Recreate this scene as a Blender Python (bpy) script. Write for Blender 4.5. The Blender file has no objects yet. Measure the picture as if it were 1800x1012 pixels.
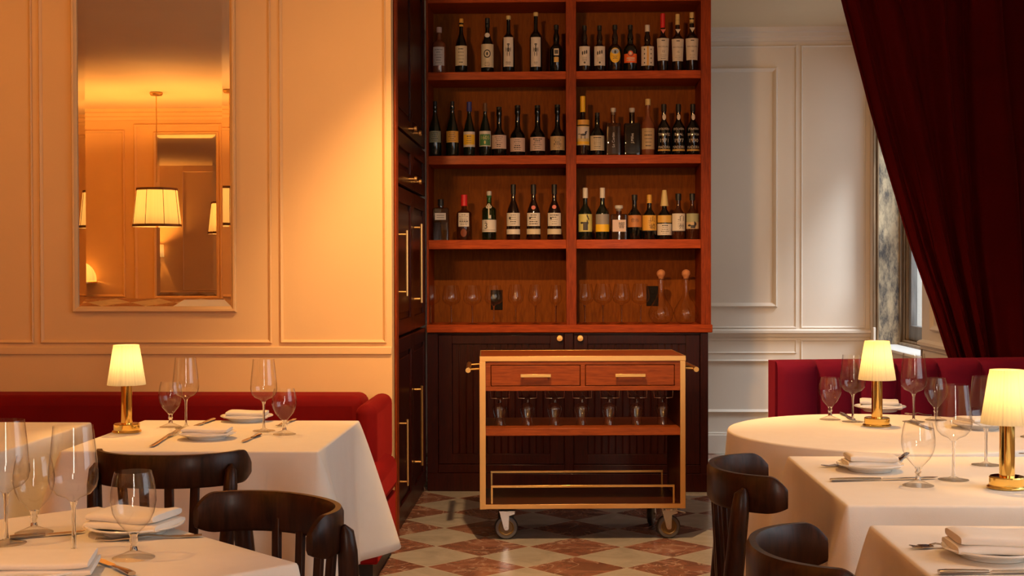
import bpy, math, random
from mathutils import Vector, Matrix, Euler
PI = math.pi
random.seed(7)
scene = bpy.context.scene
COL = scene.collection

# ------------------------------------------------------------------ camera
F = 2350.0
CAM_LOC = Vector((0, 0, 1.30))
CAM_ROT = (Euler((math.radians(90 - 0.88), 0, math.radians(2.14)), 'XYZ').to_matrix()
           @ Matrix.Rotation(math.radians(-0.14), 3, 'Z'))
cd = bpy.data.cameras.new('camera')
cd.sensor_width = 36.0
cd.lens = F / 1800 * 36.0
cd.clip_start = 0.05
cam = bpy.data.objects.new('camera', cd)
COL.objects.link(cam)
cam.location = CAM_LOC
cam.rotation_euler = CAM_ROT.to_euler()
scene.camera = cam

# ------------------------------------------------------------------ exposure, world
scene.view_settings.view_transform = 'Standard'
scene.view_settings.look = 'None'
scene.view_settings.gamma = 1.0
scene.view_settings.use_curve_mapping = False
scene.view_settings.exposure = 0.35
try:
    scene.cycles.use_denoising = True
    scene.cycles.max_bounces = 12
    scene.cycles.diffuse_bounces = 4
    scene.cycles.glossy_bounces = 5
    scene.cycles.transparent_max_bounces = 24
    scene.cycles.transmission_bounces = 6
    scene.cycles.sample_clamp_indirect = 4.0
    scene.cycles.caustics_reflective = False
    scene.cycles.caustics_refractive = False
except Exception:
    pass
w = bpy.data.worlds.new('sky')
scene.world = w
w.use_nodes = True
bgn = w.node_tree.nodes['Background']
bgn.inputs[0].default_value = (0.72, 0.85, 1.0, 1)
bgn.inputs[1].default_value = 1.6

WARM = (1.0, 0.42, 0.085)
AMBER = (1.0, 0.50, 0.14)
TABLE = (1.0, 0.56, 0.18)
DAY = (1.0, 0.96, 0.92)


def light(name, kind, loc, power, color, size=0.05, target=None, sy=None, angle=60, blend=0.6, parent=None):
    l = bpy.data.lights.new(name, kind)
    l.energy = power
    l.color = color
    if kind == 'AREA':
        l.shape = 'RECTANGLE'
        l.size = size
        l.size_y = sy or size
    elif kind in ('POINT', 'SPOT'):
        l.shadow_soft_size = size
    if kind == 'SPOT':
        l.spot_size = math.radians(angle)
        l.spot_blend = blend
    o = bpy.data.objects.new(name, l)
    COL.objects.link(o)
    o.location = loc
    if target is not None:
        o.rotation_euler = (Vector(target) - Vector(loc)).to_track_quat('-Z', 'Y').to_euler()
    if parent is not None:
        o.parent = parent
    return o


# daylight through the three windows
light('daylight_right', 'AREA', (2.62, 2.9, 1.75), 14, DAY, 2.6, (0.3, 5.2, 0.3), 2.0)
light('daylight_rear', 'AREA', (0.75, -1.42, 1.7), 34, (1.0, 0.80, 0.64), 0.34, (0.75, 3, 1.6), 1.8)
light('daylight_window', 'AREA', (3.6, 8.0, 4.6), 300, (0.90, 0.95, 1.0), 0.9, (1.6, 9.3, 0.9), 1.0)

# ------------------------------------------------------------------ picture helpers


def ray(px, py):
    return CAM_ROT @ Vector(((px - 900) / F, -(py - 506) / F, -1.0))


def at(px, py, X=None, Y=None, Z=None):
    d = ray(px, py)
    if Y is not None:
        k = Y / d.y
    elif Z is not None:
        k = (Z - 1.3) / d.z
    else:
        k = X / d.x
    return CAM_LOC + d * k


# ------------------------------------------------------------------ materials
M = {}


def _new(name):
    m = bpy.data.materials.new(name)
    m.use_nodes = True
    nt = m.node_tree
    p = nt.nodes['Principled BSDF']
    M[name] = m
    return m, nt, p


def pm(name, col, rough=0.5, metal=0.0, coat=0.0, sheen=0.0, var=0.0, vscale=8.0, vstretch=(1, 1, 1), bump=0.0,
       bscale=200, spec=None, sheen_tint=None):
    m, nt, p = _new(name)
    p.inputs['Base Color'].default_value = (*col, 1)
    p.inputs['Roughness'].default_value = rough
    p.inputs['Metallic'].default_value = metal
    p.inputs['Coat Weight'].default_value = coat
    p.inputs['Coat Roughness'].default_value = 0.08
    if spec is not None:
        p.inputs['Specular IOR Level'].default_value = spec
    if sheen:
        p.inputs['Sheen Weight'].default_value = sheen
        p.inputs['Sheen Roughness'].default_value = 0.45
        p.inputs['Sheen Tint'].default_value = (*(sheen_tint or col), 1)
    N = nt.nodes.new
    L = nt.links.new
    if var or bump:
        tc = N('ShaderNodeTexCoord')
        mp = N('ShaderNodeMapping')
        mp.inputs['Scale'].default_value = vstretch
        L(tc.outputs['Object'], mp.inputs[0])
    if var:
        nz = N('ShaderNodeTexNoise')
        nz.inputs['Scale'].default_value = vscale
        nz.inputs['Detail'].default_value = 5
        L(mp.outputs[0], nz.inputs['Vector'])
        cr = N('ShaderNodeValToRGB')
        cr.color_ramp.elements[0].position = 0.3
        cr.color_ramp.elements[1].position = 0.7
        cr.color_ramp.elements[0].color = (*[c * (1 - var) for c in col], 1)
        cr.color_ramp.elements[1].color = (*[min(1, c * (1 + var)) for c in col], 1)
        L(nz.outputs['Fac'], cr.inputs[0])
        L(cr.outputs[0], p.inputs['Base Color'])
    if bump:
        nb = N('ShaderNodeTexNoise')
        nb.inputs['Scale'].default_value = bscale
        nb.inputs['Detail'].default_value = 3
        L(tc.outputs['Object'], nb.inputs['Vector'])
        b = N('ShaderNodeBump')
        b.inputs['Strength'].default_value = bump
        b.inputs['Distance'].default_value = 0.002
        L(nb.outputs['Fac'], b.inputs['Height'])
        L(b.outputs[0], p.inputs['Normal'])
    return m


def thin_glass(name, centre=(0.97, 0.97, 0.965), edge=(0.52, 0.50, 0.48), refl=1.0):
    m, nt, p = _new(name)
    nt.nodes.remove(p)
    N = nt.nodes.new
    L = nt.links.new
    out = [n for n in nt.nodes if n.type == 'OUTPUT_MATERIAL'][0]
    lw = N('ShaderNodeLayerWeight')
    lw.inputs['Blend'].default_value = 0.5          # facing = 1 - cos of the viewing angle

    def MM(op, a, b):
        n = N('ShaderNodeMath')
        n.operation = op
        for i, v in enumerate((a, b)):
            if isinstance(v, (int, float)):
                n.inputs[i].default_value = v
            else:
                L(v, n.inputs[i])
        return n
    cr = N('ShaderNodeMix')
    cr.data_type = 'RGBA'
    cr.inputs[6].default_value = (*centre, 1)
    cr.inputs[7].default_value = (*edge, 1)
    L(MM('POWER', lw.outputs['Facing'], 4.5).outputs[0], cr.inputs[0])
    tr = N('ShaderNodeBsdfTransparent')
    L(cr.outputs[2], tr.inputs[0])
    gl = N('ShaderNodeBsdfGlossy')
    gl.inputs['Roughness'].default_value = 0.03
    gl.inputs['Color'].default_value = (refl, refl, refl, 1)
    mx = N('ShaderNodeMixShader')
    pw = MM('ADD', MM('MULTIPLY', MM('POWER', lw.outputs['Facing'], 4.5).outputs[0], 0.72).outputs[0], 0.06)
    L(pw.outputs[0], mx.inputs[0])
    L(tr.outputs[0], mx.inputs[1])
    L(gl.outputs[0], mx.inputs[2])
    L(mx.outputs[0], out.inputs[0])
    return m


def emis(name, col, strength, base=None):
    m, nt, p = _new(name)
    p.inputs['Base Color'].default_value = (*(base or col), 1)
    p.inputs['Emission Color'].default_value = (*col, 1)
    p.inputs['Emission Strength'].default_value = strength
    p.inputs['Roughness'].default_value = 0.8
    return m


def wood(name, dark, light_, rough, stretch, coat=0.3, scale=14, spec=0.35):
    m, nt, p = _new(name)
    N = nt.nodes.new
    L = nt.links.new
    tc = N('ShaderNodeTexCoord')
    mp = N('ShaderNodeMapping')
    mp.inputs['Scale'].default_value = stretch
    L(tc.outputs['Object'], mp.inputs[0])
    nz = N('ShaderNodeTexNoise')
    nz.inputs['Scale'].default_value = scale
    nz.inputs['Detail'].default_value = 6
    nz.inputs['Roughness'].default_value = 0.62
    nz.inputs['Distortion'].default_value = 0.6
    L(mp.outputs[0], nz.inputs['Vector'])
    cr = N('ShaderNodeValToRGB')
    cr.color_ramp.elements[0].position = 0.32
    cr.color_ramp.elements[1].position = 0.70
    cr.color_ramp.elements[0].color = (*dark, 1)
    cr.color_ramp.elements[1].color = (*light_, 1)
    L(nz.outputs['Fac'], cr.inputs[0])
    L(cr.outputs[0], p.inputs['Base Color'])
    p.inputs['Roughness'].default_value = rough
    p.inputs['Coat Weight'].default_value = coat
    p.inputs['Coat Roughness'].default_value = 0.15
    p.inputs['Specular IOR Level'].default_value = spec
    return m


pm('paint_warm', (0.80, 0.51, 0.225), 0.55, var=0.02, vscale=3)
pm('paint_cream', (0.76, 0.68, 0.59), 0.5, var=0.02, vscale=3)
pm('paint_ceiling', (0.82, 0.64, 0.41), 0.7, var=0.03, vscale=1.5)
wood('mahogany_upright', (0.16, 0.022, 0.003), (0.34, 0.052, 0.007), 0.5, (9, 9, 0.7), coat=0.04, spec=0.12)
wood('mahogany_across', (0.25, 0.034, 0.005), (0.48, 0.076, 0.010), 0.5, (0.7, 9, 9), coat=0.04, spec=0.12)
wood('mahogany_back', (0.16, 0.042, 0.004), (0.25, 0.068, 0.006), 0.6, (6, 6, 0.8), coat=0.0, spec=0.08)
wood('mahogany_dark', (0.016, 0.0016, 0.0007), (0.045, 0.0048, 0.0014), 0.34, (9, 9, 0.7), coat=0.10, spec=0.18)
wood('cart_wood', (0.17, 0.032, 0.005), (0.32, 0.068, 0.010), 0.45, (0.7, 9, 9), coat=0.08, spec=0.2)
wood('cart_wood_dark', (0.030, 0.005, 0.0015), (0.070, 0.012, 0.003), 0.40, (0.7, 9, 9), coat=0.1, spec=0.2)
wood('chair_wood', (0.009, 0.0024, 0.0009), (0.050, 0.0135, 0.004), 0.36, (7, 7, 1.2), coat=0.04, scale=9, spec=0.22)
pm('brass', (0.82, 0.50, 0.16), 0.30, 1.0)
pm('brass_satin', (0.80, 0.48, 0.17), 0.42, 1.0)
pm('brass_polished', (0.93, 0.62, 0.17), 0.07, 1.0)
pm('steel', (0.62, 0.60, 0.58), 0.25, 1.0)
pm('cutlery', (0.60, 0.53, 0.45), 0.14, 1.0)
pm('rubber', (0.010, 0.010, 0.011), 0.45)
pm('tyre_grey', (0.11, 0.11, 0.12), 0.5)
pm('hub_tan', (0.17, 0.10, 0.025), 0.4)
pm('velvet', (0.16, 0.0035, 0.0035), 0.8, sheen=0.25, sheen_tint=(0.8, 0.05, 0.04), var=0.12, vscale=5, spec=0.1)
pm('velvet_plum', (0.165, 0.006, 0.024), 0.8, sheen=0.3, sheen_tint=(0.7, 0.08, 0.10), var=0.10, vscale=5, spec=0.1)
pm('curtain_velvet', (0.050, 0.0009, 0.001), 0.9, sheen=0.12, sheen_tint=(0.6, 0.02, 0.02), spec=0.05, var=0.1, vscale=3)
pm('linen', (0.82, 0.76, 0.68), 0.85, sheen=0.1, sheen_tint=(1, 1, 1), var=0.015, vscale=20, bump=0.15, bscale=500, spec=0.15)
pm('napkin', (0.84, 0.79, 0.73), 0.9, var=0.02, vscale=30, bump=0.2, bscale=700, spec=0.1)
pm('porcelain', (0.82, 0.80, 0.77), 0.16, coat=0.3)
pm('dark_plate', (0.010, 0.006, 0.004), 0.6, spec=0.1)
pm('cork', (0.50, 0.20, 0.08), 0.7, var=0.15, vscale=60)
thin_glass('glass', (0.985, 0.985, 0.98), (0.30, 0.28, 0.25))
thin_glass('glass_foot', (0.985, 0.985, 0.98), (0.80, 0.78, 0.74), 0.6)
m_, nt_, p_ = _new('solid_glass')
p_.inputs['Transmission Weight'].default_value = 1.0
p_.inputs['Roughness'].default_value = 0.0
p_.inputs['IOR'].default_value = 1.48
thin_glass('window_glass', (0.98, 0.985, 0.98), (0.8, 0.82, 0.82), 0.8)
thin_glass('clear_spirit', (0.60, 0.55, 0.50), (0.25, 0.22, 0.2))
thin_glass('green_glass', (0.26, 0.55, 0.30), (0.03, 0.12, 0.05))
thin_glass('dark_decanter', (0.16, 0.10, 0.06), (0.03, 0.02, 0.015))
m_, nt_, p_ = _new('mirror_glass')
p_.inputs['Metallic'].default_value = 1
p_.inputs['Roughness'].default_value = 0.0
p_.inputs['Base Color'].default_value = (0.88, 0.86, 0.82, 1)
for n_, c_ in (('bottle_black', (0.004, 0.0045, 0.004)), ('bottle_green', (0.006, 0.010, 0.006)),
               ('bottle_amber', (0.045, 0.012, 0.004)), ('bottle_brown', (0.013, 0.006, 0.004)),
               ('bottle_rose', (0.20, 0.06, 0.025))):
    pm(n_, c_, 0.07, coat=0.5)
for n_, c_ in (('white', (0.62, 0.56, 0.50)), ('cream', (0.58, 0.50, 0.36)), ('pink', (0.60, 0.44, 0.38)),
               ('tan', (0.50, 0.36, 0.20)), ('orange', (0.80, 0.13, 0.02)), ('yellow', (0.80, 0.48, 0.02)),
               ('amber_yellow', (0.62, 0.33, 0.05)), ('sage', (0.33, 0.33, 0.19)), ('green', (0.06, 0.20, 0.07)),
               ('blue', (0.03, 0.035, 0.20)), ('red', (0.60, 0.015, 0.02)), ('black', (0.012, 0.011, 0.011)),
               ('gold', (0.60, 0.36, 0.08)), ('silver', (0.5, 0.47, 0.44)), ('ink', (0.03, 0.025, 0.025)),
               ('gray', (0.28, 0.25, 0.23)), ('brown', (0.12, 0.05, 0.02)), ('copper', (0.55, 0.16, 0.07)),
               ('straw', (0.62, 0.47, 0.20)), ('rust', (0.45, 0.17, 0.05)), ('paleyellow', (0.55, 0.50, 0.16)),
               ('skyblue', (0.30, 0.38, 0.50)), ('rose', (0.62, 0.16, 0.13))):
    pm('c_' + n_, c_, 0.5)

# distressed plaster/wood of the window reveal
m_, nt_, p_ = _new('distressed')
N = nt_.nodes.new
L = nt_.links.new
tc = N('ShaderNodeTexCoord')
mp = N('ShaderNodeMapping')
mp.inputs['Scale'].default_value = (9, 9, 3.2)
L(tc.outputs['Object'], mp.inputs[0])
nz = N('ShaderNodeTexNoise')
nz.inputs['Scale'].default_value = 1.9
nz.inputs['Detail'].default_value = 9
nz.inputs['Roughness'].default_value = 0.72
L(mp.outputs[0], nz.inputs['Vector'])
cr = N('ShaderNodeValToRGB')
cr.color_ramp.elements[0].position = 0.40
cr.color_ramp.elements[0].color = (0.075, 0.068, 0.065, 1)
cr.color_ramp.elements[1].position = 0.60
cr.color_ramp.elements[1].color = (0.52, 0.42, 0.27, 1)
L(nz.outputs['Fac'], cr.inputs[0])
L(cr.outputs[0], p_.inputs['Base Color'])
p_.inputs['Roughness'].default_value = 0.6
pm('old_wood', (0.24, 0.155, 0.085), 0.55, var=0.45, vscale=5, vstretch=(8, 8, 0.8))
pm('grey_sash', (0.20, 0.185, 0.17), 0.5, var=0.3, vscale=6, vstretch=(6, 6, 1))
pm('sill_white', (0.80, 0.79, 0.77), 0.35)

# outside brick building
m_, nt_, p_ = _new('outside_brick')
N = nt_.nodes.new
L = nt_.links.new
tc = N('ShaderNodeTexCoord')
mp = N('ShaderNodeMapping')
mp.inputs['Rotation'].default_value = (PI / 2, 0, PI / 2)
br = N('ShaderNodeTexBrick')
br.inputs['Scale'].default_value = 1.6
br.inputs['Color1'].default_value = (0.80, 0.79, 0.76, 1)
br.inputs['Color2'].default_value = (0.72, 0.72, 0.70, 1)
br.inputs['Mortar'].default_value = (0.45, 0.45, 0.44, 1)
br.inputs['Mortar Size'].default_value = 0.012
sp = N('ShaderNodeSeparateXYZ')
cb = N('ShaderNodeCombineXYZ')
L(tc.outputs['Object'], sp.inputs[0])
L(sp.outputs[1], cb.inputs[0])
L(sp.outputs[2], cb.inputs[1])
L(cb.outputs[0], br.inputs['Vector'])
L(br.outputs[0], p_.inputs['Base Color'])
p_.inputs['Roughness'].default_value = 0.9

# marble floor, 12 inch tiles laid on the diagonal
VX = at(929.7, 960.3, Z=0)
TD = 0.4325
m_, nt_, p_ = _new('marble_floor')
N = nt_.nodes.new
L = nt_.links.new


def MATH(op, a, b=None, c=None):
    n = N('ShaderNodeMath')
    n.operation = op
    for i, v in enumerate((a, b, c)):
        if v is None:
            continue
        if isinstance(v, (int, float)):
            n.inputs[i].default_value = v
        else:
            L(v, n.inputs[i])
    return n.outputs[0]


tc = N('ShaderNodeTexCoord')
sp = N('ShaderNodeSeparateXYZ')
L(tc.outputs['Object'], sp.inputs[0])
dx = MATH('SUBTRACT', sp.outputs[0], VX.x)
dy = MATH('SUBTRACT', sp.outputs[1], VX.y)
u_ = MATH('DIVIDE', MATH('ADD', dx, dy), TD)
v_ = MATH('DIVIDE', MATH('SUBTRACT', dx, dy), TD)
fu = MATH('FLOOR', u_)
fv = MATH('FLOOR', v_)
par = MATH('FLOORED_MODULO', MATH('ADD', fu, fv), 2.0)      # 0 = red tile, 1 = beige tile
cb = N('ShaderNodeCombineXYZ')
L(fu, cb.inputs[0])
L(fv, cb.inputs[1])
wn = N('ShaderNodeTexWhiteNoise')
L(cb.outputs[0], wn.inputs['Vector'])
off = N('ShaderNodeVectorMath')
off.operation = 'MULTIPLY_ADD'
L(wn.outputs['Color'], off.inputs[0])
off.inputs[1].default_value = (9, 9, 9)
L(tc.outputs['Object'], off.inputs[2])
n1 = N('ShaderNodeTexNoise')
n1.inputs['Scale'].default_value = 5
n1.inputs['Detail'].default_value = 9
n1.inputs['Roughness'].default_value = 0.65
n1.inputs['Distortion'].default_value = 1.2
L(off.outputs[0], n1.inputs['Vector'])
rr = N('ShaderNodeValToRGB')
rr.color_ramp.elements[0].position = 0.30
rr.color_ramp.elements[0].color = (0.11, 0.048, 0.032, 1)
rr.color_ramp.elements[1].position = 0.60
rr.color_ramp.elements[1].color = (0.29, 0.125, 0.082, 1)
e = rr.color_ramp.elements.new(0.72)
e.color = (0.42, 0.27, 0.20, 1)
L(n1.outputs['Fac'], rr.inputs[0])
# pale veins in the red marble
n2 = N('ShaderNodeTexNoise')
n2.inputs['Scale'].default_value = 3.2
n2.inputs['Detail'].default_value = 7
n2.inputs['Distortion'].default_value = 2.2
L(off.outputs[0], n2.inputs['Vector'])
vein = MATH('SUBTRACT', 1.0, MATH('MULTIPLY', MATH('ABSOLUTE', MATH('SUBTRACT', n2.outputs['Fac'], 0.5)), 60.0))
veinc = N('ShaderNodeClamp')
L(vein, veinc.inputs[0])
mv = N('ShaderNodeMix')
mv.data_type = 'RGBA'
L(MATH('MULTIPLY', veinc.outputs[0], 0.55), mv.inputs[0])
L(rr.outputs[0], mv.inputs[6])
mv.inputs[7].default_value = (0.62, 0.46, 0.36, 1)
rb = N('ShaderNodeValToRGB')
rb.color_ramp.elements[0].position = 0.30
rb.color_ramp.elements[0].color = (0.33, 0.295, 0.245, 1)
rb.color_ramp.elements[1].position = 0.68
rb.color_ramp.elements[1].color = (0.48, 0.43, 0.36, 1)
L(n1.outputs['Fac'], rb.inputs[0])
mc = N('ShaderNodeMix')
mc.data_type = 'RGBA'
L(par, mc.inputs[0])
L(mv.outputs[2], mc.inputs[6])
L(rb.outputs[0], mc.inputs[7])


def grout(t):
    f = MATH('ABSOLUTE', MATH('SUBTRACT', MATH('FRACT', t), 0.5))
    return MATH('GREATER_THAN', f, 0.4935)


g = MATH('MAXIMUM', grout(u_), grout(v_))
mg = N('ShaderNodeMix')
mg.data_type = 'RGBA'
L(MATH('MULTIPLY', g, 0.75), mg.inputs[0])
L(mc.outputs[2], mg.inputs[6])
mg.inputs[7].default_value = (0.60, 0.54, 0.45, 1)
L(mg.outputs[2], p_.inputs['Base Color'])
p_.inputs['Roughness'].default_value = 0.22

# lamp shades: white cloth that lets the bulb's light through


def shade_mat(name, col, tcol, em=0.0, emc=(1, 0.7, 0.3), fine=36, seams=8):
    m, nt, p = _new(name)
    nt.nodes.remove(p)
    N = nt.nodes.new
    L = nt.links.new
    out = [n for n in nt.nodes if n.type == 'OUTPUT_MATERIAL'][0]
    d = N('ShaderNodeBsdfDiffuse')
    d.inputs[0].default_value = (*col, 1)
    t = N('ShaderNodeBsdfTranslucent')
    # gathered cloth: where the pleats overlap it is double and lets less light through
    tc = N('ShaderNodeTexCoord')
    sp = N('ShaderNodeSeparateXYZ')
    L(tc.outputs['Object'], sp.inputs[0])

    def MT(op, a, b=None):
        n = N('ShaderNodeMath')
        n.operation = op
        for i, v in enumerate((a, b)):
            if v is None:
                continue
            if isinstance(v, (int, float)):
                n.inputs[i].default_value = v
            else:
                L(v, n.inputs[i])
        return n.outputs[0]
    ang = MT('DIVIDE', MT('ARCTAN2', sp.outputs[1], sp.outputs[0]), 2 * PI)
    f1 = MT('ABSOLUTE', MT('SUBTRACT', MT('FRACT', MT('ADD', MT('MULTIPLY', ang, fine), 50.0)), 0.5))
    nz = N('ShaderNodeTexNoise')
    nz.inputs['Scale'].default_value = 1.0
    cbx = N('ShaderNodeCombineXYZ')
    L(MT('MULTIPLY', ang, fine * 1.7), cbx.inputs[0])
    L(cbx.outputs[0], nz.inputs['Vector'])
    f2 = MT('ABSOLUTE', MT('SUBTRACT', MT('FRACT', MT('ADD', MT('MULTIPLY', ang, seams), 50.0)), 0.5))
    seam = MT('GREATER_THAN', f2, 0.480)
    k = MT('ADD', 0.62, MT('MULTIPLY', f1, 0.35))
    k = MT('ADD', k, MT('MULTIPLY', nz.outputs['Fac'], 0.35))
    k = MT('MULTIPLY', k, MT('SUBTRACT', 1.0, MT('MULTIPLY', seam, 0.40)))
    vm = N('ShaderNodeVectorMath')
    vm.operation = 'SCALE'
    vm.inputs[0].default_value = tcol
    L(k, vm.inputs['Scale'])
    L(vm.outputs[0], t.inputs[0])
    mx = N('ShaderNodeMixShader')
    mx.inputs[0].default_value = 0.55
    L(d.outputs[0], mx.inputs[1])
    L(t.outputs[0], mx.inputs[2])
    ad = N('ShaderNodeAddShader')
    e = N('ShaderNodeEmission')
    e.inputs[0].default_value = (*emc, 1)
    e.inputs[1].default_value = em
    L(mx.outputs[0], ad.inputs[0])
    L(e.outputs[0], ad.inputs[1])
    L(ad.outputs[0], out.inputs[0])
    return m


shade_mat('shade_cloth', (0.70, 0.62, 0.46), (0.52, 0.46, 0.33), 0.06, (1.0, 0.66, 0.25))
shade_mat('pendant_cloth', (0.70, 0.60, 0.42), (0.20, 0.17, 0.12), 0.12, (1.0, 0.55, 0.16), 48, 8)
pm('shade_trim', (0.16, 0.065, 0.02), 0.6)
emis('bulb', (1.0, 0.72, 0.36), 9)
emis('cove_strip', (1.0, 0.55, 0.16), 7)

# ------------------------------------------------------------------ mesh helpers


class MB:
    """collects shapes; build() links them as ONE mesh object"""

    def __init__(self):
        self.v, self.f, self.mi = [], [], []

    def add(self, vs, fs, mi=0):
        o = len(self.v)
        self.v += [Vector(p) for p in vs]
        self.f += [tuple(i + o for i in f) for f in fs]
        self.mi += [mi] * len(fs)
        return self

    def box(self, x0, x1, y0, y1, z0, z1, mi=0):
        vs = [(x, y, z) for z in (z0, z1) for y in (y0, y1) for x in (x0, x1)]
        return self.add(vs, [(0, 2, 3, 1), (4, 5, 7, 6), (0, 1, 5, 4), (2, 6, 7, 3), (0, 4, 6, 2), (1, 3, 7, 5)], mi)

    def rbox(self, c, size, rot=0, mi=0, tilt=None):
        """box centred at c turned by rot about z"""
        sx, sy, sz = [s / 2 for s in size]
        R = Matrix.Rotation(rot, 3, 'Z')
        if tilt is not None:
            R = R @ tilt
        c = Vector(c)
        vs = [c + R @ Vector((x, y, z)) for z in (-sz, sz) for y in (-sy, sy) for x in (-sx, sx)]
        return self.add(vs, [(0, 2, 3, 1), (4, 5, 7, 6), (0, 1, 5, 4), (2, 6, 7, 3), (0, 4, 6, 2), (1, 3, 7, 5)], mi)

    def lathe(self, prof, n=32, c=(0, 0, 0), axis='Z', mi=0, close=True):
        """prof = [(r, h)...]"""
        c = Vector(c)
        vs, fs = [], []
        for r, h in prof:
            r = max(r, 1e-5)
            for i in range(n):
                a = 2 * PI * i / n
                if axis == 'Z':
                    vs.append(c + Vector((r * math.cos(a), r * math.sin(a), h)))
                elif axis == 'Y':
                    vs.append(c + Vector((r * math.cos(a), h, r * math.sin(a))))
                else:
                    vs.append(c + Vector((h, r * math.cos(a), r * math.sin(a))))
        for k in range(len(prof) - 1):
            for i in range(n):
                j = (i + 1) % n
                a, b, cc, d = k * n + i, k * n + j, (k + 1) * n + j, (k + 1) * n + i
                fs.append((a, b, cc, d) if axis != 'Y' else (a, d, cc, b))
        return self.add(vs, fs, mi)

    def rod(self, p0, p1, r0, r1=None, n=12, mi=0):
        p0, p1 = Vector(p0), Vector(p1)
        r1 = r0 if r1 is None else r1
        d = (p1 - p0).normalized()
        up = Vector((0, 0, 1)) if abs(d.z) < 0.95 else Vector((1, 0, 0))
        a = d.cross(up).normalized()
        b = d.cross(a)
        vs, fs = [], []
        for p, r in ((p0, r0), (p1, r1)):
            for i in range(n):
                t = 2 * PI * i / n
                vs.append(p + a * (r * math.cos(t)) + b * (r * math.sin(t)))
        for i in range(n):
            j = (i + 1) % n
            fs.append((i, n + i, n + j, j))
        fs.append(tuple(range(n)))
        fs.append(tuple(range(2 * n - 1, n - 1, -1)))
        return self.add(vs, fs, mi)

    def sweep(self, path, section, mi=0, cap=True, ups=None):
        """section = [(s, t)...] in the plane (side, up) along path; returns a closed tube"""
        path = [Vector(p) for p in path]
        n = len(section[0]) if isinstance(section[0][0], (list, tuple)) else len(section)
        vs, fs = [], []
        for k, p in enumerate(path):
            a = path[max(k - 1, 0)]
            b = path[min(k + 1, len(path) - 1)]
            d = (b - a).normalized()
            up = Vector((0, 0, 1)) if ups is None else Vector(ups[k])
            side = d.cross(up)
            if side.length < 1e-4:
                side = Vector((1, 0, 0))
            side.normalize()
            up2 = side.cross(d).normalized()
            sec = section[k] if isinstance(section[0][0], (list, tuple)) else section
            for s, t in sec:
                vs.append(p + side * s + up2 * t)
        for k in range(len(path) - 1):
            for i in range(n):
                j = (i + 1) % n
                fs.append((k * n + i, k * n + j, (k + 1) * n + j, (k + 1) * n + i))
        if cap:
            fs.append(tuple(range(n - 1, -1, -1)))
            fs.append(tuple(range((len(path) - 1) * n, len(path) * n)))
        return self.add(vs, fs, mi)

    def tube(self, path, r, n=8, mi=0):
        return self.sweep(path, [(r * math.cos(2 * PI * i / n), r * math.sin(2 * PI * i / n)) for i in range(n)], mi)

    def prism(self, poly, y0, y1, mi=0, plane='XZ'):
        """extrude a polygon"""
        n = len(poly)
        if plane == 'XZ':
            f = lambda p, y: (p[0], y, p[1])
        elif plane == 'XY':
            f = lambda p, y: (p[0], p[1], y)
        else:
            f = lambda p, y: (y, p[0], p[1])
        vs = [f(p, y0) for p in poly] + [f(p, y1) for p in poly]
        fs = [tuple(range(n)), tuple(range(2 * n - 1, n - 1, -1))]
        for i in range(n):
            j = (i + 1) % n
            fs.append((i, n + i, n + j, j))
        return self.add(vs, fs, mi)

    def grid(self, fn, nu, nv, mi=0, wrap=False):
        vs = [fn(i / (nu if wrap else nu - 1), j / (nv - 1)) for j in range(nv) for i in range(nu)]
        fs = []
        for j in range(nv - 1):
            for i in range(nu if wrap else nu - 1):
                k = (i + 1) % nu
                fs.append((j * nu + i, j * nu + k, (j + 1) * nu + k, (j + 1) * nu + i))
        return self.add(vs, fs, mi)

    def transform(self, mat):
        self.v = [mat @ p for p in self.v]
        return self

    def build(self, name, mats, parent=None, smooth=True, bevel=0.0, angle=35, loc=None, seg=2):
        me = bpy.data.meshes.new(name)
        me.from_pydata(self.v, [], self.f)
        if not isinstance(mats, (list, tuple)):
            mats = [mats]
        for m in mats:
            me.materials.append(M[m])
        if len(mats) > 1:
            me.polygons.foreach_set('material_index', self.mi)
        import bmesh
        bm = bmesh.new()
        bm.from_mesh(me)
        bmesh.ops.recalc_face_normals(bm, faces=bm.faces)
        bm.to_mesh(me)
        bm.free()
        if smooth:
            me.polygons.foreach_set('use_smooth', [True] * len(me.polygons))
            me.set_sharp_from_angle(angle=math.radians(angle))
        me.update()
        o = bpy.data.objects.new(name, me)
        COL.objects.link(o)
        if parent is not None:
            o.parent = parent
        if loc is not None:
            o.location = loc
        if bevel:
            b = o.modifiers.new('bevel', 'BEVEL')
            b.width = bevel
            b.segments = seg
            b.limit_method = 'ANGLE'
            b.angle_limit = math.radians(40)
            b.harden_normals = False
        return o


def tag(o, label, cat, group=None, kind=None):
    if label:
        o['label'] = label
    if cat:
        o['category'] = cat
    if group:
        o['group'] = group
    if kind:
        o['kind'] = kind
    return o


def thing(name, label, cat, loc=(0, 0, 0), rz=0.0, group=None):
    o = bpy.data.objects.new(name, None)
    o.empty_display_size = 0.05
    COL.objects.link(o)
    o.location = loc
    o.rotation_euler = (0, 0, rz)
    return tag(o, label, cat, group)


def struct(mb, name, mats, parent=None, label=None, **kw):
    o = mb.build(name, mats, parent, **kw)
    if parent is None:
        o['kind'] = 'structure'
    return o


def kids(o):
    return [c for c in o.children]


def copy_tree(o, loc=None, rz=None, label=None, group=None, parent=None, scale=None):
    c = o.copy()
    COL.objects.link(c)
    if parent is not None:
        c.parent = parent
    for ch in kids(o):
        copy_tree(ch, parent=c)
    if loc is not None:
        c.location = loc
    if rz is not None:
        c.rotation_euler = (0, 0, rz)
    if label:
        c['label'] = label
    if group:
        c['group'] = group
    if scale is not None:
        c.scale = scale
    return c


_tc = {}


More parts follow.
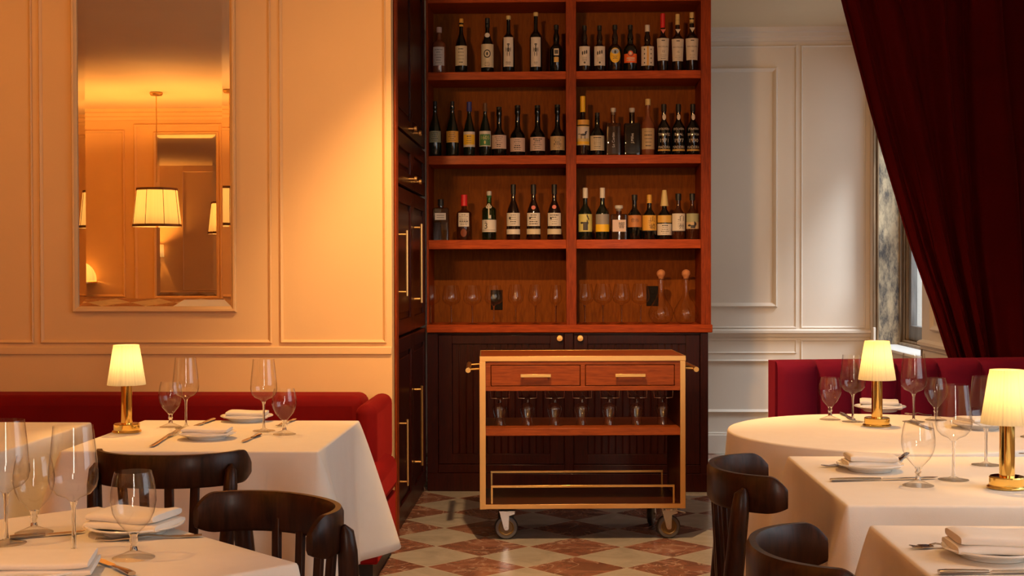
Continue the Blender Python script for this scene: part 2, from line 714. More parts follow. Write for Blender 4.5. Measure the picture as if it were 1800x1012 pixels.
def text_geo(s, size):
    """2-D triangles of a word, centred on 0,0"""
    if s not in _tc:
        cu = bpy.data.curves.new('w', 'FONT')
        cu.body = s
        cu.size = 1.0
        cu.align_x = 'CENTER'
        cu.align_y = 'CENTER'
        cu.resolution_u = 3
        o = bpy.data.objects.new('w', cu)
        COL.objects.link(o)
        dg = bpy.context.evaluated_depsgraph_get()
        ev = o.evaluated_get(dg)
        me = ev.to_mesh()
        _tc[s] = ([(v.co.x, v.co.y) for v in me.vertices], [tuple(p.vertices) for p in me.polygons])
        ev.to_mesh_clear()
        bpy.data.objects.remove(o)
        bpy.data.curves.remove(cu)
    v, f = _tc[s]
    return [(x * size, y * size) for x, y in v], f

# ------------------------------------------------------------------ the room
YW, XE, YE = 6.25, -0.798, 6.33        # left wall plane, its free end, depth of the end face
YB, XR, YR, XL, CH = 9.34, 2.13, -1.30, -7.6, 2.95

struct(MB().box(XL - .2, XR + .5, YR - .2, YB + .2, -0.1, 0.0), 'floor', 'marble_floor', smooth=False)
struct(MB().box(XL - .2, XR + .2, YR - .2, YB + .2, CH, CH + 0.1), 'ceiling', 'paint_ceiling', smooth=False)
struct(MB().box(XL, XE, YW, YE, 0, CH), 'wall_left', 'paint_warm', smooth=False)
struct(MB().box(XL - .12, XL, YR - .12, YE, 0, CH), 'wall_far_left', 'paint_warm', smooth=False)
struct(MB().box(-1.6, XR, YB, YB + .12, 0, CH), 'wall_back', 'paint_cream', smooth=False)
struct(MB().box(-1.6, -1.5, YE, YB, 0, CH), 'wall_alcove', 'paint_cream', smooth=False)
# right wall with two window openings
W1 = (8.0, 9.25, 0.75, 2.60)
W2 = (1.5, 4.3, 0.75, 2.60)
mb = MB()
ys = [YR - .12, W2[0], W2[1], W1[0], W1[1], YB]
mb.box(XR, XR + .36, ys[0], ys[1], 0, CH).box(XR, XR + .36, ys[2], ys[3], 0, CH).box(XR, XR + .36, ys[4], YB + .12, 0, CH)
for wnd in (W1, W2):
    mb.box(XR, XR + .36, wnd[0], wnd[1], 0, wnd[2]).box(XR, XR + .36, wnd[0], wnd[1], wnd[3], CH)
struct(mb, 'wall_right', 'paint_cream', smooth=False)
# wall behind the camera with one window
W3 = (0.45, 1.05, 0.75, 2.62)
mb = MB().box(XL, W3[0], YR - .12, YR, 0, CH).box(W3[1], XR, YR - .12, YR, 0, CH)
mb.box(W3[0], W3[1], YR - .12, YR, 0, W3[2]).box(W3[0], W3[1], YR - .12, YR, W3[3], CH)
struct(mb, 'wall_rear', 'paint_warm', smooth=False)


def mould(mb, plane, pos, a0, a1, z0, z1, wdt=0.022, dep=0.014, sgn=-1):
    """a picture-frame moulding lying on a wall; plane 'Y' (wall at Y=pos) or 'X'"""
    prof = [(0, 0), (0, dep * .6), (wdt * .3, dep), (wdt * .6, dep * .75), (wdt, dep * .2), (wdt, 0)]
    cs = [(a0, z0), (a1, z0), (a1, z1), (a0, z1)]
    vs, fs = [], []
    n = len(prof)
    for k, (a, z) in enumerate(cs):
        ia = 1 if a == a0 else -1
        iz = 1 if z == z0 else -1
        for s, t in prof:
            q = pos + sgn * t
            if plane == 'Y':
                vs.append((a + ia * s, q, z + iz * s))
            else:
                vs.append((q, a + ia * s, z + iz * s))
    for k in range(4):
        j = (k + 1) % 4
        for i in range(n - 1):
            fs.append((k * n + i, k * n + i + 1, j * n + i + 1, j * n + i))
    mb.add(vs, fs)


# left wall: panel mouldings, a rail and the plain dado below it
mb = MB()
for a0, a1 in ((-4.0, -2.503), (-2.470, -1.366), (-1.326, -0.823)):
    mould(mb, 'Y', YW, a0, a1, 0.946, 2.86, 0.016, 0.012)
mould(mb, 'Y', YW, -4.6, -4.04, 0.946, 2.86, 0.016, 0.012)
mould(mb, 'Y', YW, -6.1, -4.66, 0.946, 2.86, 0.016, 0.012)
struct(mb, 'trim_1', 'paint_warm', angle=25)
struct(MB().box(XL, XE - .001, YW - .012, YW, 0.893, 0.930), 'trim_2', 'paint_warm', bevel=.004)
# back wall: cornice, chair rail, panels, skirting
mb = MB()
mb.prism([(YB, 2.95), (YB, 2.86), (YB - .015, 2.86), (YB - .02, 2.885), (YB - .03, 2.89), (YB - .035, 2.915), (YB - .05, 2.92),
          (YB - .06, 2.95)], -0.9, XR, plane='YZ')
struct(mb, 'trim_3', 'paint_cream', angle=25)
mb = MB()
mould(mb, 'Y', YB, -0.2, 1.492, 1.019, 2.681, 0.032, 0.020)
mould(mb, 'Y', YB, -0.5, 1.625, 0.875, 2.83, 0.012, 0.008)
mould(mb, 'Y', YB, 1.655, 2.10, 0.875, 2.83, 0.012, 0.008)
mould(mb, 'Y', YB, -0.5, 1.625, 0.70, 0.795, 0.010, 0.006)
mould(mb, 'Y', YB, 1.655, 2.10, 0.18, 0.795, 0.012, 0.008)
mould(mb, 'Y', YB, -0.2, 1.477, 0.287, 0.655, 0.022, 0.014)
struct(mb, 'trim_4', 'paint_cream', angle=25)
mb = MB().prism([(YB, .81), (YB - .012, .815), (YB - .016, .835), (YB - .034, .842), (YB - .034, .858), (YB - .02, .866), (YB, .87)],
                -.9, XR, plane='YZ')
struct(mb, 'trim_5', 'paint_cream', angle=25)
struct(MB().box(-.9, XR, YB - .02, YB, 0, .135).box(-.9, XR, YB - .012, YB, .135, .15), 'baseboard_back', 'paint_cream', bevel=.004)
# right wall: rail and panels in front of the window
mb = MB().prism([(XR, .81), (XR - .012, .815), (XR - .016, .835), (XR - .034, .842), (XR - .034, .858), (XR - .02, .866), (XR, .87)],
                -1.2, 1.0)
o_ = MB()
for y0, y1 in ((W2[1] + .02, W1[0] - .02), (YR, W2[0] - .02)):
    o_.prism([(XR, .81), (XR - .012, .815), (XR - .016, .835), (XR - .034, .842), (XR - .034, .858), (XR - .02, .866), (XR, .87)],
             y0, y1)
struct(o_, 'trim_6', 'paint_cream', angle=25)
mb = MB()
mould(mb, 'X', XR, 4.5, 7.78, 0.93, 2.7, 0.03, 0.018)
mould(mb, 'X', XR, 4.5, 7.78, 0.25, 0.72, 0.03, 0.018)
struct(mb, 'trim_7', 'paint_cream', angle=25)
# rear wall (seen in the mirror)
mb = MB()
for a0, a1 in ((-7.4, -6.1), (-6.0, -4.55), (-3.44, -2.0), (-1.9, 0.0)):
    mould(mb, 'Y', YR, a0, a1, 1.0, 2.74, 0.03, 0.02, sgn=1)
mould(mb, 'Y', YR, -4.45, -3.53, 0.95, 2.80, 0.03, 0.02, sgn=1)
struct(mb, 'trim_8', 'paint_warm', angle=25)
mb = MB().prism([(YR, 2.95), (YR, 2.84), (YR + .02, 2.84), (YR + .03, 2.87), (YR + .05, 2.88), (YR + .06, 2.91), (YR + .09, 2.92),
                 (YR + .10, 2.95)], XL, XR, plane='YZ')
struct(mb, 'trim_9', 'paint_warm', angle=25)

# windows ------------------------------------------------------------------


def window_in_right_wall(name, wnd, detailed):
    y0, y1, z0, z1 = wnd
    xs = XR + .23
    root = bpy.data.objects.new(name, None)
    COL.objects.link(root)
    root.location = (xs, (y0 + y1) / 2, z0)
    root['kind'] = 'structure'
    ox, oy, oz = root.location

    def B(mb, nm, mat, **k):
        return mb.transform(Matrix.Translation((-ox, -oy, -oz))).build(nm, mat, root, **k)
    f = MB()
    st = .06
    f.box(xs, xs + .045, y0 + .02, y0 + .02 + st, z0 + .05, z1)
    f.box(xs, xs + .045, y1 - .045 - st, y1 - .045, z0 + .05, z1)
    f.box(xs, xs + .045, y0 + .02 + st, y1 - .045 - st, z0 + .05, z0 + .15)
    f.box(xs, xs + .045, y0 + .02 + st, y1 - .045 - st, z1 - .06, z1)
    f.box(xs, xs + .045, y0 + .02 + st, y1 - .045 - st, (z0 + z1) / 2 + .05, (z0 + z1) / 2 + .10)
    B(f, 'sash', 'grey_sash', bevel=.005)
    B(MB().box(xs + .02, xs + .024, y0 + .02 + st, y1 - .045 - st, z0 + .15, z1 - .06), 'pane', 'window_glass', smooth=False)
    s = MB().box(XR - .02, xs, y0 - .0, y1, z0, z0 + .018)
    B(s, 'sill', 'sill_white', bevel=.004)
    s = MB().box(xs - .07, xs + .02, y0, y1 - .04, z0 + .018, z0 + .035).box(xs - .04, xs + .02, y0, y1 - .04, z0 + .035, z0 + .05)
    B(s, 'sash_track', 'old_wood', bevel=.003)
    if detailed:
        # far reveal facing the room: a distressed board between strips of old moulding
        d = MB().box(XR + .035, XR + .175, y1 - .012, y1 - .002, z0 + .018, z1)
        B(d, 'reveal_board', 'distressed', smooth=False)
        d = MB()
        for a, b, t in ((XR - .002, XR + .012, .02), (XR + .012, XR + .022, .012), (XR + .024, XR + .036, .024),
                        (XR + .175, XR + .187, .03), (XR + .189, XR + .197, .02), (XR + .199, XR + .212, .036),
                        (XR + .214, XR + .232, .055)):
            d.box(a, b, y1 - t, y1, z0 + .018, z1)
        B(d, 'reveal_moulding', 'old_wood', bevel=.003)
        d = MB().box(XR - .004, XR + .012, y1 - .035, y1 + .02, z0, z0 + .135)
        B(d, 'reveal_plinth', 'paint_cream', bevel=.003)
        d = MB().box(XR + .0, XR + .012, y0 - .02, y0 + .03, z0, z0 + .10)
        B(d, 'sash_lift', 'old_wood', bevel=.004)
    return root


window_in_right_wall('window_1', W1, True)
window_in_right_wall('window_2', W2, False)
root = bpy.data.objects.new('window_3', None)
COL.objects.link(root)
root['kind'] = 'structure'
root.location = ((W3[0] + W3[1]) / 2, YR, W3[2])
f = MB()
hw, hh = (W3[1] - W3[0]) / 2, W3[3] - W3[2]
for x0, x1, z0, z1 in ((-hw, -hw + .07, 0, hh), (hw - .07, hw, 0, hh), (-hw + .07, hw - .07, 0, .08), (-hw + .07, hw - .07, hh - .07, hh),
                       (-hw + .07, hw - .07, hh / 2 - .03, hh / 2 + .03)):
    f.box(x0, x1, -.09, -.04, z0, z1)
f.build('sash', 'paint_cream', root, bevel=.004)
MB().box(-hw + .07, hw - .07, -.067, -.063, .08, hh - .07).build('pane', 'window_glass', root, smooth=False)

# the building across the street
o = MB().box(5.6, 5.9, 4.0, 16.0, -3, 6.0).build('neighbouring_building', 'outside_brick', smooth=False)
tag(o, 'pale stone block building seen outside through the narrow window', 'building')

# ------------------------------------------------------------------ curtain
Lp = [(at(1479, 0, Y=6.05), 0), (at(1534, 215, Y=6.05), 0), (at(1559, 300, Y=6.05), 0), (at(1604, 449, Y=6.05), 0),
      (at(1642, 553, Y=6.05), 0), (at(1665, 622, Y=6.05), 0)]
Lz = [(p.z, p.x) for p, _ in Lp]
Lz = [(2.95, Lz[0][1] - .10)] + Lz + [(0.62, 1.86)]


def left_x(z):
    for (z0, x0), (z1, x1) in zip(Lz, Lz[1:]):
        if z0 >= z >= z1:
            t = (z0 - z) / (z0 - z1)
            return x0 + (x1 - x0) * t
    return Lz[-1][1]


def cur(u, v):
    z = 2.93 - v * 2.31
    x0 = left_x(z)
    x1 = 2.095 + 0.0 * v
    g = v ** 1.3
    # folds: straight on the right, sweeping to the tie on the left
    ph = u * 8.2 + 0.9 * math.sin(u * 5) + 0.35 * math.sin(v * 3 + u * 9)
    amp = 0.040 * (0.35 + u * .65 if u < .2 else 1.0) * (1 - .25 * v)
    y = 6.06 + amp * math.sin(ph * 2 * PI * .62) + .014 * math.sin(ph * 2 * PI * 1.55 + v * 2) + .03 * u
    x = x0 + (x1 - x0) * (u + .012 * math.sin(ph * 2 * PI))
    return (x, y, z)


o = MB().grid(cur, 150, 50).build('curtain', 'curtain_velvet')
o.modifiers.new('thick', 'SOLIDIFY').thickness = 0.006
tag(o, 'heavy dark red velvet curtain swept aside in front of the window', 'curtain')
o = MB().rod((1.12, 6.07, 2.90), (2.12, 6.07, 2.90), .014).build('curtain_rail', 'brass')
tag(o, 'brass rail under the ceiling that carries the dark red curtain', 'curtain rail')

# ------------------------------------------------------------------ tall cupboards at the side of the alcove
CX = -0.787


def pull(parent, y, za, zb, out=.045, r=.006, name='handle'):
    m = MB()
    m.rod((out, y, za), (out, y, zb), r, n=8)
    for z in (za + .02, zb - .02):
        m.rod((0.0, y, z), (out, y, z), r * .8, n=8)
    m.build(name, 'brass_satin', parent)


def raised_door(root, y0, y1, z0, z1, lo):
    """door in the plane x=0 of the root, facing +x"""
    g = .0025
    y0, y1, z0, z1 = y0 + g, y1 - g, z0 + g, z1 - g
    m = MB()
    fr = .075
    m.box(-.02, .0, y0, y1, z0, z1)
    for a, b, c, d in ((y0, y0 + fr, z0, z1), (y1 - fr, y1, z0, z1), (y0 + fr, y1 - fr, z0, z0 + fr), (y0 + fr, y1 - fr, z1 - fr, z1)):
        m.box(0, .014, a, b, c, d)
    m.box(0, .006, y0 + fr + .03, y1 - fr - .03, z0 + fr + .03, z1 - fr - .03)
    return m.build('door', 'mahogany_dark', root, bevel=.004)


for idx, (ya, yb, lab) in enumerate(((6.42, 7.09, 'tall mahogany side cupboard nearer the orange wall, with shorter brass bar pulls'),
                                     (7.09, 7.7495, 'tall mahogany side cupboard next to the bottle shelves, with longer brass bar pulls'))):
    r = thing('tall_cupboard', lab, 'cupboard', (CX - .02, ya, 0), 0, 'tall side cupboards')
    w_ = yb - ya
    m = MB().box(-.58, -.021, 0.0, w_, 0, 2.93)
    m.box(-.021, -.0, 0, w_, 0, .045)
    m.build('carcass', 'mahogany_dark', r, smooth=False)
    rows = ((.05, .955, 'bar'), (.965, 1.70, 'bar'), (1.71, 1.975, 'knob'), (1.985, 2.90, 'knob'))
    for k, (z0, z1, h) in enumerate(rows):
        d = raised_door(r, 0.0, w_, z0, z1, k == 0)
        hy = .075
        if h == 'bar':
            if idx == 0:
                za, zb = ((.235, .56), (1.162, 1.482))[k]
            else:
                za, zb = ((.235, .665), (1.112, 1.535))[k]
            pull(d, hy, za, zb, .052, .0075 if idx else .006)
        else:
            ky = .50 if idx == 0 else .06
            kz = z0 + .035 if k == 3 else z0 + .05
            MB().lathe([(.0, .0), (.006, 0), (.006, .026), (.014, .03), (.014, .042), (0, .043)], 16, (0, 0, 0), 'X').transform(
                Matrix.Translation((.014, ky, kz))).build('knob', 'brass_satin', d)
o = MB().box(XE + .0, CX + .0, 6.335, 6.419, 0, 2.93).build('cupboard_end_panel', 'mahogany_upright', bevel=.003)
tag(o, 'narrow upright mahogany strip closing the cupboards at the end of the orange wall', 'panel')

# ------------------------------------------------------------------ bottle shelving
HY = 7.75
hx = lambda px, py=300: at(px, py, Y=HY).x
hz = lambda py, px=1000: at(px, py, Y=HY).z
X0, X1, X2, X3, X4 = hx(750) - .002, hx(995), hx(1013), hx(1232), hx(1250)
CT = hz(570.3)                      # worktop
r = thing('bottle_shelving', 'built-in mahogany bookcase with two bays of shelves full of bottles', 'shelving', ((X0 + X4) / 2, HY, CT))
ox, oz = (X0 + X4) / 2, CT
Xc = lambda x: x - ox
Zc = lambda z: z - oz
m = MB().box(Xc(X0), Xc(X4), .335, .355, 0, Zc(2.93))
m.build('back_panel', 'mahogany_back', r, smooth=False)
MB().box(Xc(X0), Xc(X0) + .012, 0, .335, 0, Zc(2.93)).build('stile', 'mahogany_upright', r, bevel=.002)
MB().box(Xc(X1), Xc(X2), 0, .335, 0, Zc(2.93)).build('stile', 'mahogany_upright', r, bevel=.002)
MB().box(Xc(X3), Xc(X4), 0, .355, 0, Zc(2.93)).build('stile', 'mahogany_upright', r, bevel=.002)
SH = []
for yt, yb in ((-12, 3), (125, 139), (272.5, 288), (421, 437)):
    SH.append(hz(yt))
    for a, b in ((Xc(X0) + .012, Xc(X1)), (Xc(X2), Xc(X3))):
        MB().box(a, b, .001, .335, Zc(hz(yb)), Zc(hz(yt))).build('shelf', 'mahogany_across', r, bevel=.002)
MB().box(Xc(X0), Xc(X4), -.002, .355, Zc(2.93) - .02, Zc(2.94)).build('top_board', 'mahogany_across', r, smooth=False)
o = MB().box(-(X4 - X0) / 2, (X4 - X0) / 2 + .006, -.02, .36, -.046, 0).build('worktop', 'mahogany_across', bevel=.004, loc=((X0 + X4) / 2, HY, CT))
tag(o, 'mahogany worktop ledge under the shelves holding glasses and flasks', 'worktop')

# base cabinet
BZ = CT - .047
r = thing('base_cabinet', 'low mahogany cabinet with two beadboard doors behind the bar cart', 'cabinet', (0, HY, 0))
bx = lambda px: at(px, 700, Y=HY).x
b0, b1 = bx(751), bx(1245)
m = MB().box(b0, b1, .03, .355, 0, BZ)
m.box(b0, bx(770), 0, .03, 0, BZ).box(bx(992), bx(1008), 0, .03, 0, BZ).box(bx(1231), b1, 0, .03, 0, BZ)
m.box(bx(770), bx(992), .0, .03, 0.105, .155).box(bx(1008), bx(1231), .0, .03, 0.105, .155)
m.box(bx(770), bx(992), .0, .03, BZ - .012, BZ).box(bx(1008), bx(1231), .0, .03, BZ - .012, BZ)
m.box(b0 - .0, b1 + .004, -.012, .0, 0, .105)
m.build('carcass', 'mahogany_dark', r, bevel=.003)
for k, (a, b) in enumerate(((bx(770), bx(992)), (bx(1008), bx(1231)))):
    z0, z1 = .158, BZ - .015
    a, b = a + .004, b - .004
    fr = .078
    m = MB().box(a, a + fr, .004, .028, z0, z1).box(b - fr, b, .004, .028, z0, z1)
    m.box(a + fr, b - fr, .004, .028, z0, z0 + fr - .02).box(a + fr, b - fr, .004, .028, z1 - .05, z1)
    # beadboard: thirteen boards with a bead between them
    n = 14
    for i in range(n):
        xa = a + fr + (b - a - 2 * fr) * i / n
        xb = a + fr + (b - a - 2 * fr) * (i + 1) / n
        m.box(xa + .003, xb - .003, .014, .024, z0 + fr - .02, z1 - .05)
        m.rod((xb - .0, .018, z0 + fr - .02), (xb, .018, z1 - .05), .0035, n=6)
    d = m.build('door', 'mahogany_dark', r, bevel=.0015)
    kx = at(984 if k == 0 else 1020, 594, Y=HY).x
    kz = at(984, 594, Y=HY).z
    MB().lathe([(0, .005), (.006, .004), (.006, -.014), (.017, -.018), (.019, -.026), (.016, -.031), (0, -.032)], 20, (kx, 0, kz), 'Y').build('knob', 'brass_satin', d)

# two dark sockets on the back panel
for px, py, lab in ((873, 527, 'small dark socket plate on the shelf back behind the left row of glasses'),
                    (1147, 520, 'small dark socket plate on the shelf back beside the glass flasks')):
    p = at(px, py, Y=8.07)
    s = thing('power_socket', lab, 'socket', (p.x, HY + .3345, p.z), 0, 'dark sockets in the shelving')
    MB().box(-.036, .036, -.005, 0, -.06, .06).build('cover_plate', 'dark_plate', s, bevel=.002)
    for dz in (-.025, .025):
        MB().lathe([(0, -.007), (.014, -.007), (.016, -.005)], 16, (0, 0, dz), 'Y').build('outlet', 'dark_plate', s)

# ------------------------------------------------------------------ bottles
# outlines: (share of half width, share of height) of the glass below the closure
BODY = {
    'cognac': [(.0, 0), (.9, 0), (1, .02), (1, .46), (.97, .52), (.80, .62), (.55, .71), (.36, .78), (.31, .84), (.31, .97), (.36, .97), (.36, 1)],
    'bulb': [(0, 0), (.92, 0), (1, .02), (1, .50), (.92, .56), (.62, .61), (.42, .65), (.44, .72), (.47, .78), (.40, .84), (.30, .88), (.30, 1)],
    'slim': [(0, 0), (.9, 0), (1, .02), (1, .58), (.95, .63), (.70, .68), (.40, .72), (.32, .76), (.30, .97), (.34, 1)],
    'champ': [(0, 0), (.92, 0), (1, .02), (1, .42), (.95, .52), (.75, .64), (.50, .75), (.34, .84), (.29, .93), (.34, .94), (.34, 1)],
    'tall': [(0, 0), (.9, 0), (1, .02), (1.0, .36), (.94, .44), (.70, .50), (.45, .55), (.35, .62), (.32, .85), (.38, .87), (.38, .98), (.3, 1)],
    'taper': [(0, 0), (.76, 0), (.82, .02), (1.0, .52), (1.0, .58), (.88, .65), (.55, .70), (.36, .74), (.33, .97), (.36, 1)],
    'square': [(0, 0), (.95, 0), (1, .02), (1, .66), (.92, .71), (.55, .75), (.36, .79), (.32, .95), (.38, 1)],
    'squat': [(0, 0), (.95, 0), (1, .02), (1, .42), (.93, .54), (.7, .63), (.4, .70), (.34, .80), (.38, .86), (.34, .9), (.34, 1)],
    'std': [(0, 0), (.92, 0), (1, .02), (1, .52), (.93, .60), (.62, .68), (.38, .74), (.33, .80), (.32, .97), (.36, 1)],
}


def patch(m, r, z0, z1, half, mi=0, n=10, zr=None, taper=None):
    """paper wrapped on the front of a bottle (front = -y)"""
    vs, fs = [], []
    for k, z in enumerate((z0, z1)):
        rr = r if taper is None else r * taper[k]
        for i in range(n + 1):
            a = -half + 2 * half * i / n
            vs.append((rr * math.sin(a), -rr * math.cos(a), z))
    for i in range(n):
        fs.append((i, i + 1, n + 2 + i, n + 1 + i))
    m.add(vs, fs, mi)


def disc_patch(m, r, zc, ra, rb, mi=0, n=20, xc=0.0):
    """oval lying on the curved glass, made of upright strips so that it follows the curve"""
    n = max(6, n // 2 * 2)
    vs, fs = [], []
    for i in range(n + 1):
        t = -math.cos(PI * i / n)
        x = xc + ra * t
        h = rb * math.sqrt(max(0.0, 1 - t * t)) + 1e-5
        for sz in (-1, 1):
            vs.append((r * math.sin(x / r), -r * math.cos(x / r), zc + sz * h))
    for i in range(n):
        fs.append((2 * i, 2 * i + 2, 2 * i + 3, 2 * i + 1))
    m.add(vs, fs, mi)


def write(m, s, size, r, zc, xc=0.0, mi=1, rot=False, sx=1.0):
    v, f = text_geo(s, size)
    vs = []
    for x, y in v:
        if rot:
            x, y = -y, x
        x = x * sx + xc
        vs.append((r * math.sin(x / r), -r * math.cos(x / r), zc + y))
    m.add(vs, f, mi)


def lines(m, r, z0, z1, n, wdt, mi=1, h=.0009):
    """rows of small print broken into words"""
    rows = n + 2
    for i in range(rows):
        z = z1 + (z0 - z1) * (i + .5) / rows
        hh = h * random.choice((.7, 1.0, 1.0, 1.8))
        half = wdt * (0.45 + 0.5 * random.random()) / r / 2
        a = -half
        while a < half:
            b = min(half, a + random.uniform(.10, .28))
            vs = [(r * math.sin(q), -r * math.cos(q), z + k * hh) for q in (a, b) for k in (-1, 1)]
            m.add(vs, [(0, 2, 3, 1)], mi)
            a = b + .05


